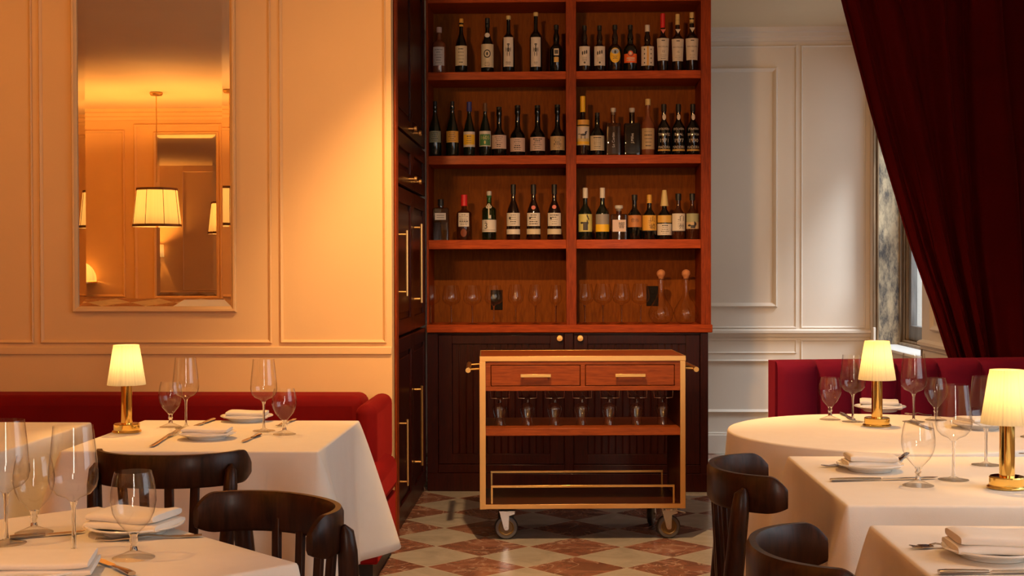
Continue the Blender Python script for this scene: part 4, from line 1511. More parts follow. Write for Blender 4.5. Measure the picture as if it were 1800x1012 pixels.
# glass hangers and the tasting glasses hanging in them
gx = [at(px, 690, Y=6.40).x - cc.x for px in (880, 928, 976, 1024, 1072.5, 1121, 1167)]
for i, x in enumerate(gx):
    m = MB()
    for s in (-1, 1):
        pts = [(x + s * .046, .035, AZ), (x + s * .044, .035, AZ - .036), (x + s * .016, .035, AZ - .038)]
        m.tube(pts, .0022, 6)
        m.tube([(x + s * .016, .035, AZ - .038), (x + s * .016, .40, AZ - .038)], .0022, 6)
        m.tube([(x + s * .046, .40, AZ), (x + s * .044, .40, AZ - .036), (x + s * .016, .40, AZ - .038)], .0022, 6)
    m.build('glass_hanger', 'steel', cart)
Rz = Matrix.Rotation(math.radians(3.2), 3, 'Z')
ordn = ['first from the left', 'second from the left', 'third from the left', 'the middle one', 'third from the right', 'second from the right', 'last on the right']
for i, x in enumerate(gx):
    p = Vector((cc.x, 6.335, 0)) + Rz @ Vector((x, .075, AZ - .0355))
    t = make_glass('tasting_glass', .133, .036, 'tasting', 'small stemmed glass hanging upside down under the cart drawers, ' + ordn[i], 'glass', p, 'glasses hanging in the bar cart')
    t.rotation_euler = (PI, 0, 0)

# castors
for i, (x, y, rot) in enumerate(((-hw + .125, .065, 0.0), (hw - .075, .065, 0.06), (-hw + .13, CD - .07, .9), (hw - .115, CD - .07, 1.25))):
    c = bpy.data.objects.new('castor', None)
    COL.objects.link(c)
    c.parent = cart
    c.location = (x, y, 0)
    c.rotation_euler = (0, 0, rot)
    WR = .057
    MB().lathe([(.036, -.013), (WR - .006, -.013), (WR, -.008), (WR, .008), (WR - .006, .013), (.036, .013)], 32, (0, 0, WR), 'Y').build('tyre', 'rubber', c, angle=50)
    MB().lathe([(.037, -.0145), (.051, -.0135), (.0515, -.012)], 32, (0, 0, WR), 'Y').lathe([(.037, .0145), (.051, .0135), (.0515, .012)], 32, (0, 0, WR), 'Y').build('tyre_side', 'tyre_grey', c)
    MB().lathe([(0, -.012), (.03, -.012), (.034, -.016), (.039, -.0145), (.039, .0145), (.034, .016), (.03, .012), (0, .012)], 32, (0, 0, WR), 'Y').build('hub', 'hub_tan', c, angle=40)
    m = MB()
    poly = [(-.034, ZB - .022), (.042, ZB - .028), (.04, ZB - .036), (.014, ZB - .044), (.012, WR - .006), (.006, WR - .012), (-.006, WR - .012), (-.012, WR - .004)]
    m.prism(poly, -.021, -.0185).prism(poly, .0185, .021)
    m.box(-.034, .042, -.021, .021, ZB - .026, ZB - .020)
    m.rod((0, -.025, WR), (0, .025, WR), .006, n=12)
    m.build('fork', 'steel', c, bevel=.001)
    m = MB().lathe([(0, ZB - .021), (.026, ZB - .021), (.028, ZB - .014), (.02, ZB - .010), (0, ZB - .010)], 20)
    m.box(-.042, .045, -.034, .034, ZB - .010, ZB - .0045)
    for bx_ in (-.032, .034):
        for by_ in (-.026, .026):
            m.rod((bx_, by_, ZB - .018), (bx_, by_, ZB - .009), .006, n=6)
    m.build('mounting_plate', 'rubber' if i in (0, 2) else 'steel', c)
    if i == 1:
        m = MB().rbox((.045, -.0, ZB - .024), (.075, .028, .006), 0, tilt=Matrix.Rotation(math.radians(18), 3, 'Y'))
        m.build('brake_lever', 'steel', c, bevel=.001)

# ------------------------------------------------------------------ tables with their cloths
TZ = 0.755


def cloth_ring(shape, a, b, rc, n):
    """points and outward normals round the edge of a table top, plus a corner measure 0..1"""
    out = []
    if shape == 'round':
        for i in range(n):
            t = 2 * PI * i / n
            out.append((Vector((a * math.cos(t), a * math.sin(t))), Vector((math.cos(t), math.sin(t))), 0.0, t * a))
        return out
    seg = []
    nn = n // 4
    for cx, cy, a0, dxy in ((a - rc, b - rc, 0, 0), (-a + rc, b - rc, 90, 0), (-a + rc, -b + rc, 180, 0), (a - rc, -b + rc, 270, 0)):
        for i in range(9):
            t = math.radians(a0 + 90 * i / 8)
            seg.append((Vector((cx + rc * math.cos(t), cy + rc * math.sin(t))), Vector((math.cos(t), math.sin(t))), True))
        t = math.radians(a0 + 90)
        nxt = {0: (-a + rc, b), 90: (-a, -b + rc), 180: (a - rc, -b), 270: (a, b - rc)}[a0]
        st = seg[-1][0]
        for i in range(1, nn - 8):
            k = i / (nn - 8)
            seg.append((st.lerp(Vector(nxt), k), Vector((math.cos(t), math.sin(t))), False))
    L_ = 0
    prev = seg[-1][0]
    for p, nrm, c in seg:
        L_ += (p - prev).length
        prev = p
        d = math.hypot(a - abs(p.x), b - abs(p.y))
        cm = math.exp(-(d / 0.10) ** 2)
        out.append((p, nrm, cm, L_))
    return out


def tablecloth(shape, a, b, drop, flare, wave, seed, corner_flare=.10, corner_drop=.12, rc=.005, nwave=5.0, sides=None):
    rnd = random.Random(seed)
    ph = [rnd.random() * 6.28 for _ in range(4)]
    n = 200
    ring = cloth_ring(shape, a, b, rc, n)
    tot = ring[-1][3]
    m = MB()
    n = len(ring)
    edge = .007
    rows = []
    # top: centre outwards
    for k in (0.0, .3, .6, .85, .97):
        rows.append([(p.x * k, p.y * k, 0.0) for p, _, _, _ in ring])
    rows.append([(p.x - nn.x * edge * .6, p.y - nn.y * edge * .6, 0.0) for p, nn, c, s in ring])
    rows.append([(p.x, p.y, -edge * .18) for p, nn, c, s in ring])
    rows.append([(p.x + nn.x * edge * .38, p.y + nn.y * edge * .38, -edge * .8) for p, nn, c, s in ring])
    NV = 16
    for j in range(1, NV + 1):
        v = j / NV
        row = []
        for p, nn, c, s in ring:
            q = s / tot * 2 * PI
            wv = math.sin(q * nwave + ph[0]) * .6 + math.sin(q * nwave * 2.3 + ph[1]) * .3 + math.sin(q * nwave * 4.1 + ph[2]) * .16
            if shape == 'round':
                cfl = 0
                wv = abs(math.sin(q * 7 + ph[0])) * 1.1 + .2 * math.sin(q * 17 + ph[1])
            else:
                cfl = corner_flare * c
                # crease either side of the hanging corner
                dd = math.hypot(a - abs(p.x), b - abs(p.y))
                wv = wv * (1 - c) - 1.5 * math.exp(-((dd - .15) / .045) ** 2)
            off = edge * .38 + flare * v + wave * wv * v ** .8 + cfl * v ** .9
            dz = drop * v * (1 + (corner_drop * c / drop if shape != 'round' else 0)) + .008 * math.sin(q * 9 + ph[3]) * v
            row.append((p.x + nn.x * off, p.y + nn.y * off, -edge * .8 - dz))
        rows.append(row)
    vs = [q for r_ in rows for q in r_]
    fs = []
    for k in range(len(rows) - 1):
        for i in range(n):
            j = (i + 1) % n
            fs.append((k * n + i, k * n + j, (k + 1) * n + j, (k + 1) * n + i))
    m.add(vs, fs)
    return m


def table(label, clabel, x, y, rz, shape, a, b, drop, flare, wave, seed, **kw):
    t = thing('dining_table', label, 'table', (x, y, 0), rz, 'cloth covered dining tables')
    if shape == 'round':
        MB().lathe([(0, TZ - .045), (a - .02, TZ - .045), (a - .012, TZ - .02), (a - .02, TZ - .005), (0, TZ - .005)], 48).build('tabletop', 'chair_wood', t)
    else:
        MB().box(-a + .012, a - .012, -b + .012, b - .012, TZ - .04, TZ - .005).build('tabletop', 'chair_wood', t, bevel=.004)
    MB().lathe([(.24, .0), (.24, .015), (.05, .03), (.038, .06), (.038, TZ - .045), (0, TZ - .045)], 24).build('pedestal', 'rubber', t)
    m = tablecloth(shape, a, b, drop, flare, wave, seed, **kw)
    c = m.build('tablecloth', 'linen', None, angle=70, loc=(x, y, TZ))
    c.rotation_euler = (0, 0, rz)
    s = c.modifiers.new('thick', 'SOLIDIFY')
    s.thickness = .0015
    s.offset = -1
    tag(c, clabel, 'tablecloth', 'white tablecloths')
    return t


table('square dining table between the long red banquette and the chair seen from behind', 'white cloth of the left table, hanging to a point beside the side cupboards',
      -1.113, 4.34, 0, 'rect', .388, .402, .455, .035, .012, 3, corner_flare=.112, corner_drop=.0)
table('dining table at the far left edge, half out of the picture', 'white cloth at the far left edge, half in shadow behind wine glasses',
      -2.07, 4.27, 0, 'rect', .40, .405, .47, .025, .010, 5, corner_flare=.02)
table('dining table turned cornerwise in the near left corner', 'white cloth of the near left table turned cornerwise towards us',
      -1.062, 2.448, PI / 4, 'rect', .405, .405, .275, .02, .006, 8, corner_flare=.03, corner_drop=.02)
table('round dining table by the plum banquette', 'round white cloth falling in soft folds in front of the plum banquette',
      1.085, 4.462, 0, 'round', .53, .53, .60, .04, .011, 11)
table('square dining table with a brass lamp at the right edge', 'white cloth of the middle right table, under the place setting and brass lamp',
      1.06, 3.472, 0, 'rect', .41, .398, .275, .018, .007, 14, corner_flare=.055, corner_drop=.0)
table('square dining table in the near right corner', 'white cloth of the near right table, cut off by the bottom of the picture',
      1.06, 2.44, 0, 'rect', .412, .398, .275, .018, .007, 21, corner_flare=.055, corner_drop=.0)

# ------------------------------------------------------------------ banquettes
r = thing('banquette', 'long low red velvet banquette along the orange wall', 'banquette', (-2.6, 5.7, 0), 0, 'upholstered banquettes')
Xb = lambda x: x + 2.6
Yb = lambda y: y - 5.7
MB().box(Xb(-4.4), Xb(-.90), Yb(5.98), Yb(6.235), .10, .722).build('backrest', 'velvet', r, bevel=.045, seg=4)
MB().box(Xb(-4.4), Xb(-.74), Yb(5.36), Yb(5.99), .30, .47).build('seat_cushion', 'velvet', r, bevel=.05, seg=4)
MB().box(Xb(-4.4), Xb(-.752), Yb(5.40), Yb(6.0), .09, .30).build('seat_base', 'velvet', r, bevel=.01)
MB().box(Xb(-.885), Xb(-.792), Yb(5.66), Yb(6.235), .40, .715).build('armrest', 'velvet', r, bevel=.042, seg=5)
MB().box(Xb(-4.4), Xb(-.78), Yb(5.46), Yb(6.2), .0, .09).build('plinth', 'rubber', r, smooth=False)

p0 = at(1367, 633, Y=5.66)
p1 = at(1840, 627, Y=5.84)
dv = (p1 - p0)
ang = math.atan2(dv.y, dv.x)
r = thing('banquette', 'tall plum velvet banquette with upright channels under the swept curtain', 'banquette', (p0.x, p0.y, 0), ang, 'upholstered banquettes')
Lb = 1.16
ch_px = [(1367, 1437), (1437, 1508), (1508, 1577), (1577, 1650), (1650, 1726), (1726, 1836)]
for k, (pa, pb) in enumerate(ch_px):
    xa = (at(pa, 633, Y=5.66 + .16 * (pa - 1367) / 470).x - p0.x) / math.cos(ang)
    xb = (at(pb, 633, Y=5.66 + .16 * (pb - 1367) / 470).x - p0.x) / math.cos(ang)

    def chan(u, v, xa=xa, xb=xb):
        x = xa + (xb - xa) * u
        bul = .038 * (max(0.0, 1 - (2 * u - 1) ** 2)) ** .55
        if v < .8:
            z = .40 + (v / .8) * .47
            y = -bul
        else:
            t = (v - .8) / .2 * PI / 2
            z = .87 + .037 * math.sin(t) - (0.006 if u in (0, 1) else 0)
            y = -bul * math.cos(t) + .035 * (1 - math.cos(t))
        return (x, y, z)
    m = MB().grid(chan, 13, 18)
    m.box(xa, xb, .035, .13, .40, .90)
    m.build('back_channel', 'velvet_plum', r, angle=60)
MB().box(0, Lb, -.50, .0, .30, .455).build('seat_cushion', 'velvet_plum', r, bevel=.04, seg=3)
MB().box(0, Lb, -.46, .12, .08, .30).build('seat_base', 'velvet_plum', r, bevel=.008)
MB().box(0, Lb, -.42, .10, .0, .08).build('plinth', 'rubber', r, smooth=False)

# ------------------------------------------------------------------ chairs


def band_path(hw_=.198, depth=.158, n=90):
    """U of the bent backrest, sitter looks along +y, centre at the back"""
    pts = []
    for i in range(n + 1):
        t = PI + PI * i / n            # from left end round the back to the right end
        x = hw_ * math.copysign(abs(math.cos(t)) ** .88, math.cos(t))
        y = depth * math.sin(t)
        pts.append((x, y))
    return pts


def chair_parts(r):
    zt, hb = .82, .086
    pts = band_path()
    path, secs = [], []
    n = len(pts)
    th = .011
    for i, (x, y) in enumerate(pts):
        e = min(i, n - 1 - i) / (n - 1) * 2
        # rounded ends
        s_ = min(i, n - 1 - i)
        lens = sum(math.dist(pts[k], pts[k + 1]) for k in range(s_)) if s_ else 0
        topcut = .030 * max(0, 1 - lens / .045) ** 2
        botcut = .014 * max(0, 1 - lens / .05) ** 2
        sag = .012 * (1 - abs(x) / .198)
        z0, z1 = -hb + botcut - sag * 0, 0 - topcut
        path.append((x, y - .035, zt))
        q = []
        for s, t in ((-th, z0 + .008), (-th * .5, z0), (th * .5, z0), (th, z0 + .008), (th, z1 - .010), (th * .55, z1), (-th * .55, z1), (-th, z1 - .010)):
            lean = -.16 * t
            q.append((s + 0, t))
        secs.append(q)
    m = MB()
    m.sweep(path, secs)
    bk = m.build('backrest', 'chair_wood', r, angle=50)
    # posts on the outside of the band running down to the rear legs
    for s in (-1, 1):
        m = MB()
        xt, yt = s * .181, -.138
        pth = [(s * .158, -.185, 0.0), (s * .160, -.172, .25), (s * .163, -.168, .45), (s * .176, -.152, .62), (xt, yt - .004, .735), (xt, yt, .775), (xt, yt + .006, .79)]
        rad = [.014, .017, .020, .020, .019, .015, .004]
        sec = [[(rr * math.cos(2 * PI * i / 10), rr * 1.15 * math.sin(2 * PI * i / 10)) for i in range(10)] for rr in rad]
        m.sweep(pth, sec, ups=[(0, 1, 0)] * 7)
        m.build('rear_leg', 'chair_wood', r, angle=50)
    for x in (-.098, -.034, .034, .098):
        yb_ = -.035 - .158 * math.sqrt(1 - (abs(x) / .198) ** 2.2)
        m = MB().sweep([(x * .82, -.172, .45), (x * .9, yb_ + .012, .60), (x, yb_ + .003, .765)],
                       [(-.012, -.006), (.012, -.006), (.012, .006), (-.012, .006)], ups=[(0, 1, 0)] * 3)
        m.build('slat', 'chair_wood', r, bevel=.003)
    m = MB()
    sp_ = [(.185 * math.copysign(abs(math.cos(t)) ** .6, math.cos(t)) * (1.0 if math.sin(t) < 0 else 1.12),
            .19 * math.copysign(abs(math.sin(t)) ** .7, math.sin(t)) + .01) for t in [2 * PI * i / 36 for i in range(36)]]
    m.prism(sp_, .435, .462, plane='XY')
    m.build('seat', 'chair_wood', r, bevel=.006)
    for s in (-1, 1):
        MB().rod((s * .165, .155, .436), (s * .175, .17, 0), .019, .012, n=12).build('front_leg', 'chair_wood', r)
    m = MB().rod((-.16, -.172, .22), (.16, -.172, .22), .008, n=8).rod((-.17, .162, .22), (.17, .162, .22), .008, n=8)
    for s in (-1, 1):
        m.rod((s * .16, -.172, .24), (s * .17, .162, .24), .008, n=8)
    m.build('stretcher', 'chair_wood', r)


GC = 'bentwood chairs at the tables'
ch0 = thing('bentwood_chair', 'dark bentwood chair seen from behind at the left lamp-lit table', 'chair', (-1.035, 3.60, 0), 0, GC)
chair_parts(ch0)


def chair_at(mid, facing, label):
    """mid = where the middle of the backrest band stands; facing = direction the sitter looks"""
    f = Vector((facing[0], facing[1], 0)).normalized()
    rz = math.atan2(f.y, f.x) - PI / 2
    loc = Vector((mid[0], mid[1], 0)) + f * .20
    return loc, rz, label


spots = [
    chair_at((-1.045, 3.385), (0.03, 1.0), ch0['label']),
    chair_at((-.522, 2.80), (-.67, -.74), 'dark bentwood chair at the near left table, its curved back opening towards us'),
    chair_at((.358, 3.275), (1.0, -.04), 'dark bentwood chair facing the middle right table, beside the bare floor'),
    chair_at((.325, 2.335), (1.0, -.04), 'dark bentwood chair in front at the bottom edge, facing the near right table'),
]
for k, (loc, rz, lab) in enumerate(spots):
    if k == 0:
        ch0.location = loc
        ch0.rotation_euler = (0, 0, rz)
    else:
        copy_tree(ch0, loc, rz, lab, GC)

# ------------------------------------------------------------------ table lamps


def lamp_parts(r, sc=1.0, power=0.68):
    m = MB().lathe([(0, 0), (.047, 0), (.048, .003), (.046, .006), (.0425, .008), (.0425, .026), (.040, .029), (.022, .030), (0, .030)], 40)
    m.build('base', 'brass_polished', r, angle=35)
    MB().lathe([(0, .029), (.0185, .029), (.0180, .168), (0, .168)], 32).build('column', 'brass_polished', r, angle=35)
    # pleated shade
    n = 144
    vs, fs = [], []
    zs = [(.290, .0), (.290, .0415), (.282, .0425), (.276, .0435), (.20, .0555), (.170, .0605), (.160, .0625), (.158, .063)]
    m = MB()
    for z, rr in zs:
        for i in range(n):
            a = 2 * PI * i / n
            pl = .0007 * math.sin(a * 36) if .165 < z < .280 else 0
            if .165 < z < .280 and i % 18 == 0:
                pl -= .0012
            q = max(rr + pl, 1e-4)
            vs.append((q * math.cos(a), q * math.sin(a), z))
    for k in range(len(zs) - 1):
        for i in range(n):
            j = (i + 1) % n
            fs.append((k * n + i, (k + 1) * n + i, (k + 1) * n + j, k * n + j))
    m.add(vs[n:], [tuple(i - n for i in f) for f in fs if min(f) >= n])
    # top of the shade is closed by cloth with a small opening
    m.lathe([(.010, .2895), (.0415, .290)], n)
    m.build('lamp_shade', 'shade_cloth', r, angle=60)
    b = MB().lathe([(0, .178), (.009, .182), (.014, .196), (.014, .21), (.008, .226), (0, .229)], 16).build('bulb', 'bulb', r)
    l = light('bulb_light', 'POINT', (0, 0, .245), power, TABLE, .012, parent=r)
    return r


def put(px, py, Z=TZ + .001):
    return at(px, py, Z=Z)


GL = 'brass table lamps'
p = put(223, 759)
lamp = thing('table_lamp', 'brass table lamp with glowing pleated shade on the left table', 'lamp', p, 0, GL)
lamp_parts(lamp)
lp = [(1541.5, 748, 'brass table lamp with glowing pleated shade on the round table'),
      (1770, 857, 'brass table lamp with glowing pleated shade on the middle right table')]
for px, py, lab in lp:
    copy_tree(lamp, put(px, py), 0.3, lab, GL)
copy_tree(lamp, (-1.27, 2.42, TZ + .001), 0.3, 'brass table lamp at the outer corner of the near left table', GL)

# ------------------------------------------------------------------ glasses, plates, cutlery
gw = None


def tableware(px, py, kind, label, H=None, R=None):
    loc = put(px, py)
    if kind == 'wine':
        return make_glass('wine_glass', H or .240, R or .0445, 'wine', label, 'wine glass', loc, 'wine glasses on the tables')
    return make_glass('water_goblet', H or .155, R or .0405, 'goblet', label, 'goblet', loc, 'water goblets on the tables')


tableware(327, 752, 'wine', 'tall wine glass just right of the lamp on the left table')
tableware(300, 750, 'goblet', 'water goblet beside the left lamp, shorter than the wine glass behind it')
tableware(464, 757, 'wine', 'tall wine glass in front of the far plate on the left table')
tableware(500, 763, 'goblet', 'water goblet furthest to the right on the left table', H=.150)
tableware(11, 955, 'wine', 'tall wine glass cut by the left edge of the picture', H=.245, R=.046)
tableware(130, 973, 'wine', 'large wine glass on the near left table in front of the lamp-lit table corner', H=.245, R=.0465)
tableware(60, 936, 'goblet', 'water goblet on the near left table, between the two large wine glasses', H=.160, R=.0415)
tableware(235, 980, 'goblet', 'water goblet nearest us on the near left table, before the folded napkin', H=.163, R=.0425)
tableware(1459, 737, 'goblet', 'water goblet furthest left on the round table', H=.150, R=.040)
tableware(1499, 741, 'wine', 'tall wine glass left of the lamp on the round table', H=.235, R=.0445)
tableware(1606, 741, 'wine', 'tall wine glass right of the lamp on the round table', H=.240, R=.0455)
tableware(1645, 738, 'goblet', 'water goblet on the round table behind the big wine glass', H=.150, R=.0405)
tableware(1676, 843, 'wine', 'large wine glass on the middle right table, left of the lamp', H=.243, R=.0455)
tableware(1733, 817, 'wine', 'wine glass half hidden behind the lamp at the right edge', H=.243, R=.0455)
tableware(1614, 853, 'goblet', 'water goblet in front on the middle right table, over the knife', H=.158, R=.0415)
tableware(1815, 768, 'goblet', 'water goblet on the round table cut by the right edge', H=.150, R=.0405)


def plate(px, py, dia, label, z=0.0):
    loc = put(px, py)
    t = MB().lathe([(0, .003), (dia * .28, .003), (dia * .30, .0), (dia * .32, 0), (dia * .34, .006), (dia * .5, .017), (dia * .503, .019),
                    (dia * .495, .0205), (dia * .34, .0105), (dia * .30, .008), (0, .008)], 48).build('plate', 'porcelain', None, angle=50, loc=loc)
    return tag(t, label, 'plate', 'white plates under folded napkins'), loc


def napkin(loc, w_, d_, rz, label, layers=2, h=.024, seed=1, curl=0.0):
    """linen folded into a thick rectangle: front fold rounded, layers opening at one side"""
    rnd = random.Random(seed)
    m = MB()
    th = h / layers
    for k in range(layers):
        ww = w_ * (1 - .02 * k)
        dd = d_ * (1 - .035 * k)
        ox_ = rnd.uniform(-.004, .004)
        z0 = k * th
        n = 8

        def lay(u, v, z0=z0, ww=ww, dd=dd, ox_=ox_, k=k):
            # closed loop cross-section in y-z, extruded along x
            a = u * 2 * PI
            cy, cz = math.cos(a), math.sin(a)
            y = dd / 2 * math.copysign(abs(cy) ** .42, cy)
            z = z0 + th / 2 + th * .60 * math.copysign(abs(cz) ** .55, cz)
            x = (v - .5) * ww + ox_ + .004 * math.sin(k * 2 + v * 3)
            e = abs(v - .5) * 2
            z += .0018 * math.sin(v * 5 + k) + curl * max(0, v - .6) ** 2 * (k + 1)
            if e > .93:
                z = z0 + th / 2 + (z - z0 - th / 2) * .72
            return (x, y, z)
        base = len(m.v)
        m.grid(lay, 24, 17, wrap=True)
        m.f.append(tuple(range(base, base + 24)))
        m.f.append(tuple(range(base + 16 * 24 + 23, base + 16 * 24 - 1, -1)))
        m.mi += [0, 0]
    o = m.build('napkin', 'napkin', None, angle=70, loc=(loc.x, loc.y, loc.z + .012))
    o.rotation_euler = (0, 0, rz)
    return tag(o, label, 'napkin', 'folded white napkins')


def knife(px, py, px2, py2, label, lift=.002):
    """handle end at (px,py), tip at (px2,py2)"""
    a, b = put(px, py), put(px2, py2)
    d = b - a
    L0 = d.length
    t = thing('table_knife', label, 'knife', (a.x, a.y, a.z + .0), math.atan2(d.y, d.x), 'table knives')
    hl = L0 * .46
    m = MB()
    pth = [(0, 0, .0045), (hl * .15, 0, .0048), (hl * .5, 0, .0048), (hl * .9, 0, .0042), (hl, 0, .0040)]
    wd = [.0078, .0088, .0078, .0062, .0055]
    sec = [[(w_ * math.cos(2 * PI * i / 10), w_ * .48 * math.sin(2 * PI * i / 10)) for i in range(10)] for w_ in wd]
    m.sweep(pth, sec)
    m.build('handle', 'cutlery', t, angle=60)
    m = MB()
    top = [(hl, -.006), (hl + L0 * .1, -.0085), (L0 * .85, -.0090), (L0 * .95, -.006), (L0, .004), (L0 * .9, .0072), (hl + .01, .006)]
    m.prism(top, .0034, .0048, plane='XY')
    m.build('blade', 'cutlery', t, smooth=False)
    return t


def fork(px, py, px2, py2, label, flip=False):
    """handle end at the first point, tine tips at the second"""
    a, b = put(px, py), put(px2, py2)
    d = b - a
    L0 = d.length
    t = thing('table_fork', label, 'fork', (a.x, a.y, a.z), math.atan2(d.y, d.x), 'table forks')
    hl = L0 * .62
    m = MB()
    pth = [(0, 0, .004), (L0 * .12, 0, .0035), (L0 * .3, 0, .0045), (L0 * .52, 0, .0085), (hl, 0, .0065)]
    wd = [.0075, .0085, .0062, .0038, .006]
    sec = [[(w_ * math.cos(2 * PI * i / 10), .0016 * math.sin(2 * PI * i / 10)) for i in range(10)] for w_ in wd]
    m.sweep(pth, sec)
    m.build('handle', 'cutlery', t, angle=60)
    m = MB()
    m.prism([(hl - .004, -.006), (hl + .006, -.011), (hl + .022, -.0122), (hl + .022, .0122), (hl + .006, .011), (hl - .004, .006)], .0035, .0055, plane='XY')
    for k in range(4):
        y = -.0105 + .007 * k
        m.sweep([(hl + .020, y, .0045), (L0 * .85, y * .96, .0026), (L0, y * .9, .0050)],
                [(-.0016, -.0009), (.0016, -.0009), (.0016, .0009), (-.0016, .0009)])
    m.build('tines', 'cutlery', t, angle=30)
    return t


# left lamp-lit table
_, l = plate(364, 770, .185, 'white side plate under the near napkin on the left lamp-lit table')
napkin(l, .155, .10, math.radians(2), 'white napkin folded flat on the nearer plate of the left table', 2, .022, 3)
_, l = plate(434, 739, .185, 'white plate at the far side of the left lamp-lit table')
napkin(l, .150, .10, math.radians(4), 'white napkin on the far plate of the left table, before the banquette', 2, .022, 5)
fork(266, 786, 316, 757, 'fork lying alone with tines away from us on the left table')
knife(376, 738, 336, 753, 'knife in the middle of the left table, left of the far plate')
knife(457, 765, 426, 778, 'knife beside the near plate, half hidden by the chair back')
fork(518, 738, 490, 750, 'fork at the far side of the left table behind the goblets')
# near left table
_, l = plate(237, 935, .20, 'white plate on the near left table under the loose napkin')
napkin(l, .165, .12, math.radians(-14), 'white napkin with open folds behind the nearest goblet on the near left table', 2, .032, 9, curl=.015)
_, l = plate(70, 1012, .19, 'white plate cut off at the bottom left corner')
napkin(l, .19, .14, math.radians(12), 'white napkin at the bottom left corner of the picture', 2, .024, 12)
knife(17, 948, 150, 936, 'knife lying behind the large wine glass on the near left table')
fork(355, 943, 168, 951, 'fork in front of the plate on the near left table')
knife(232, 1012, 165, 984, 'knife at the bottom edge beside the corner napkin')
# round table
_, l = plate(1547, 722, .19, 'white plate behind the lamp on the round table')
napkin(l, .150, .12, math.radians(-12), 'white napkin folded behind the lamp on the round table', 2, .030, 15)
knife(1478, 727, 1502, 739, 'knife on the round table left of the lamp')
fork(1637, 731, 1592, 728, 'fork on the round table right of the lamp behind the wine glass')
_, l = plate(1722, 752, .19, 'white plate on the round table behind the right-hand wine glasses')
napkin(l, .14, .12, math.radians(20), 'white napkin on the round table behind the right-hand wine glasses', 2, .024, 17)
knife(1600, 742, 1640, 756, 'knife on the round table seen through the large wine glass')
# middle right table
_, l = plate(1529, 826, .175, 'white plate on the middle right table, left of the goblet')
napkin(l, .135, .10, math.radians(0), 'thick white napkin on the plate of the middle right table', 2, .030, 19)
fork(1540, 815, 1447, 821, 'fork poking out behind the napkin of the middle right table')
knife(1460, 846, 1650, 841, 'long knife in front of the napkin on the middle right table', )
knife(1577, 812, 1596, 797, 'knife with only its handle showing beside the goblet on the middle right table')
knife(1830, 800, 1790, 799, 'knife at the right edge behind the lamp')
# near right table
_, l = plate(1745, 978, .185, 'white plate on the near right table at the bottom right')
napkin(l, .165, .11, math.radians(0), 'thick white napkin on the plate at the bottom right', 2, .034, 23)
fork(1690, 961, 1602, 964, 'fork left of the napkin on the near right table')
knife(1650, 1009, 1840, 1006, 'knife in front of the plate at the bottom right edge')
knife(1793, 940, 1822, 925, 'knife with only its end showing at the right edge of the near right table')

# ------------------------------------------------------------------ mirrors


def mirror(name, label, x0, x1, z0, z1, y, sgn, paint='paint_warm'):
    """sgn -1 faces -y, +1 faces +y"""
    fr, bev = .027, .038
    cx, cz = (x0 + x1) / 2, (z0 + z1) / 2
    t = thing(name, label, 'mirror', (cx, y, z0))
    hw_, h_ = (x1 - x0) / 2, z1 - z0
    m = MB()
    # frame
    prof = [(0, 0), (0, .018), (.006, .024), (.014, .022), (.020, .014), (fr, .010), (fr, 0)]
    cs = [(-hw_, 0), (hw_, 0), (hw_, h_), (-hw_, h_)]
    vs, fs = [], []
    n = len(prof)
    for k, (a, z) in enumerate(cs):
        ia = 1 if a < 0 else -1
        iz = 1 if z == 0 else -1
        for s, q in prof:
            vs.append((a + ia * s, sgn * q, z + iz * s))
    for k in range(4):
        j = (k + 1) % 4
        for i in range(n - 1):
            fs.append((k * n + i, k * n + i + 1, j * n + i + 1, j * n + i))
    m.add(vs, fs)
    m.build('frame', paint, t, angle=25)
    # plate with bevelled border
    a, b = hw_ - fr + .001, bev
    yo, yi = sgn * .0045, sgn * .0072
    z0_, z1_ = fr - .001, h_ - fr + .001
    vs = [(-a, yo, z0_), (a, yo, z0_), (a, yo, z1_), (-a, yo, z1_), (-a + b, yi, z0_ + b), (a - b, yi, z0_ + b), (a - b, yi, z1_ - b), (-a + b, yi, z1_ - b)]
    MB().add(vs, [(4, 5, 6, 7), (0, 1, 5, 4), (1, 2, 6, 5), (2, 3, 7, 6), (3, 0, 4, 7)]).build('glass', 'mirror_glass', t, smooth=False)
    return t


mirror('wall_mirror', 'tall mirror in a painted frame on the orange panelled wall', -2.312, -1.531, 1.093, 2.78, YW, -1)
mirror('wall_mirror', 'second tall mirror on the wall behind us, seen reflected with hanging lamp', -4.245, -3.56, .985, 2.715, YR, 1)

# ------------------------------------------------------------------ lamps of the room
GP = 'hanging lamps'


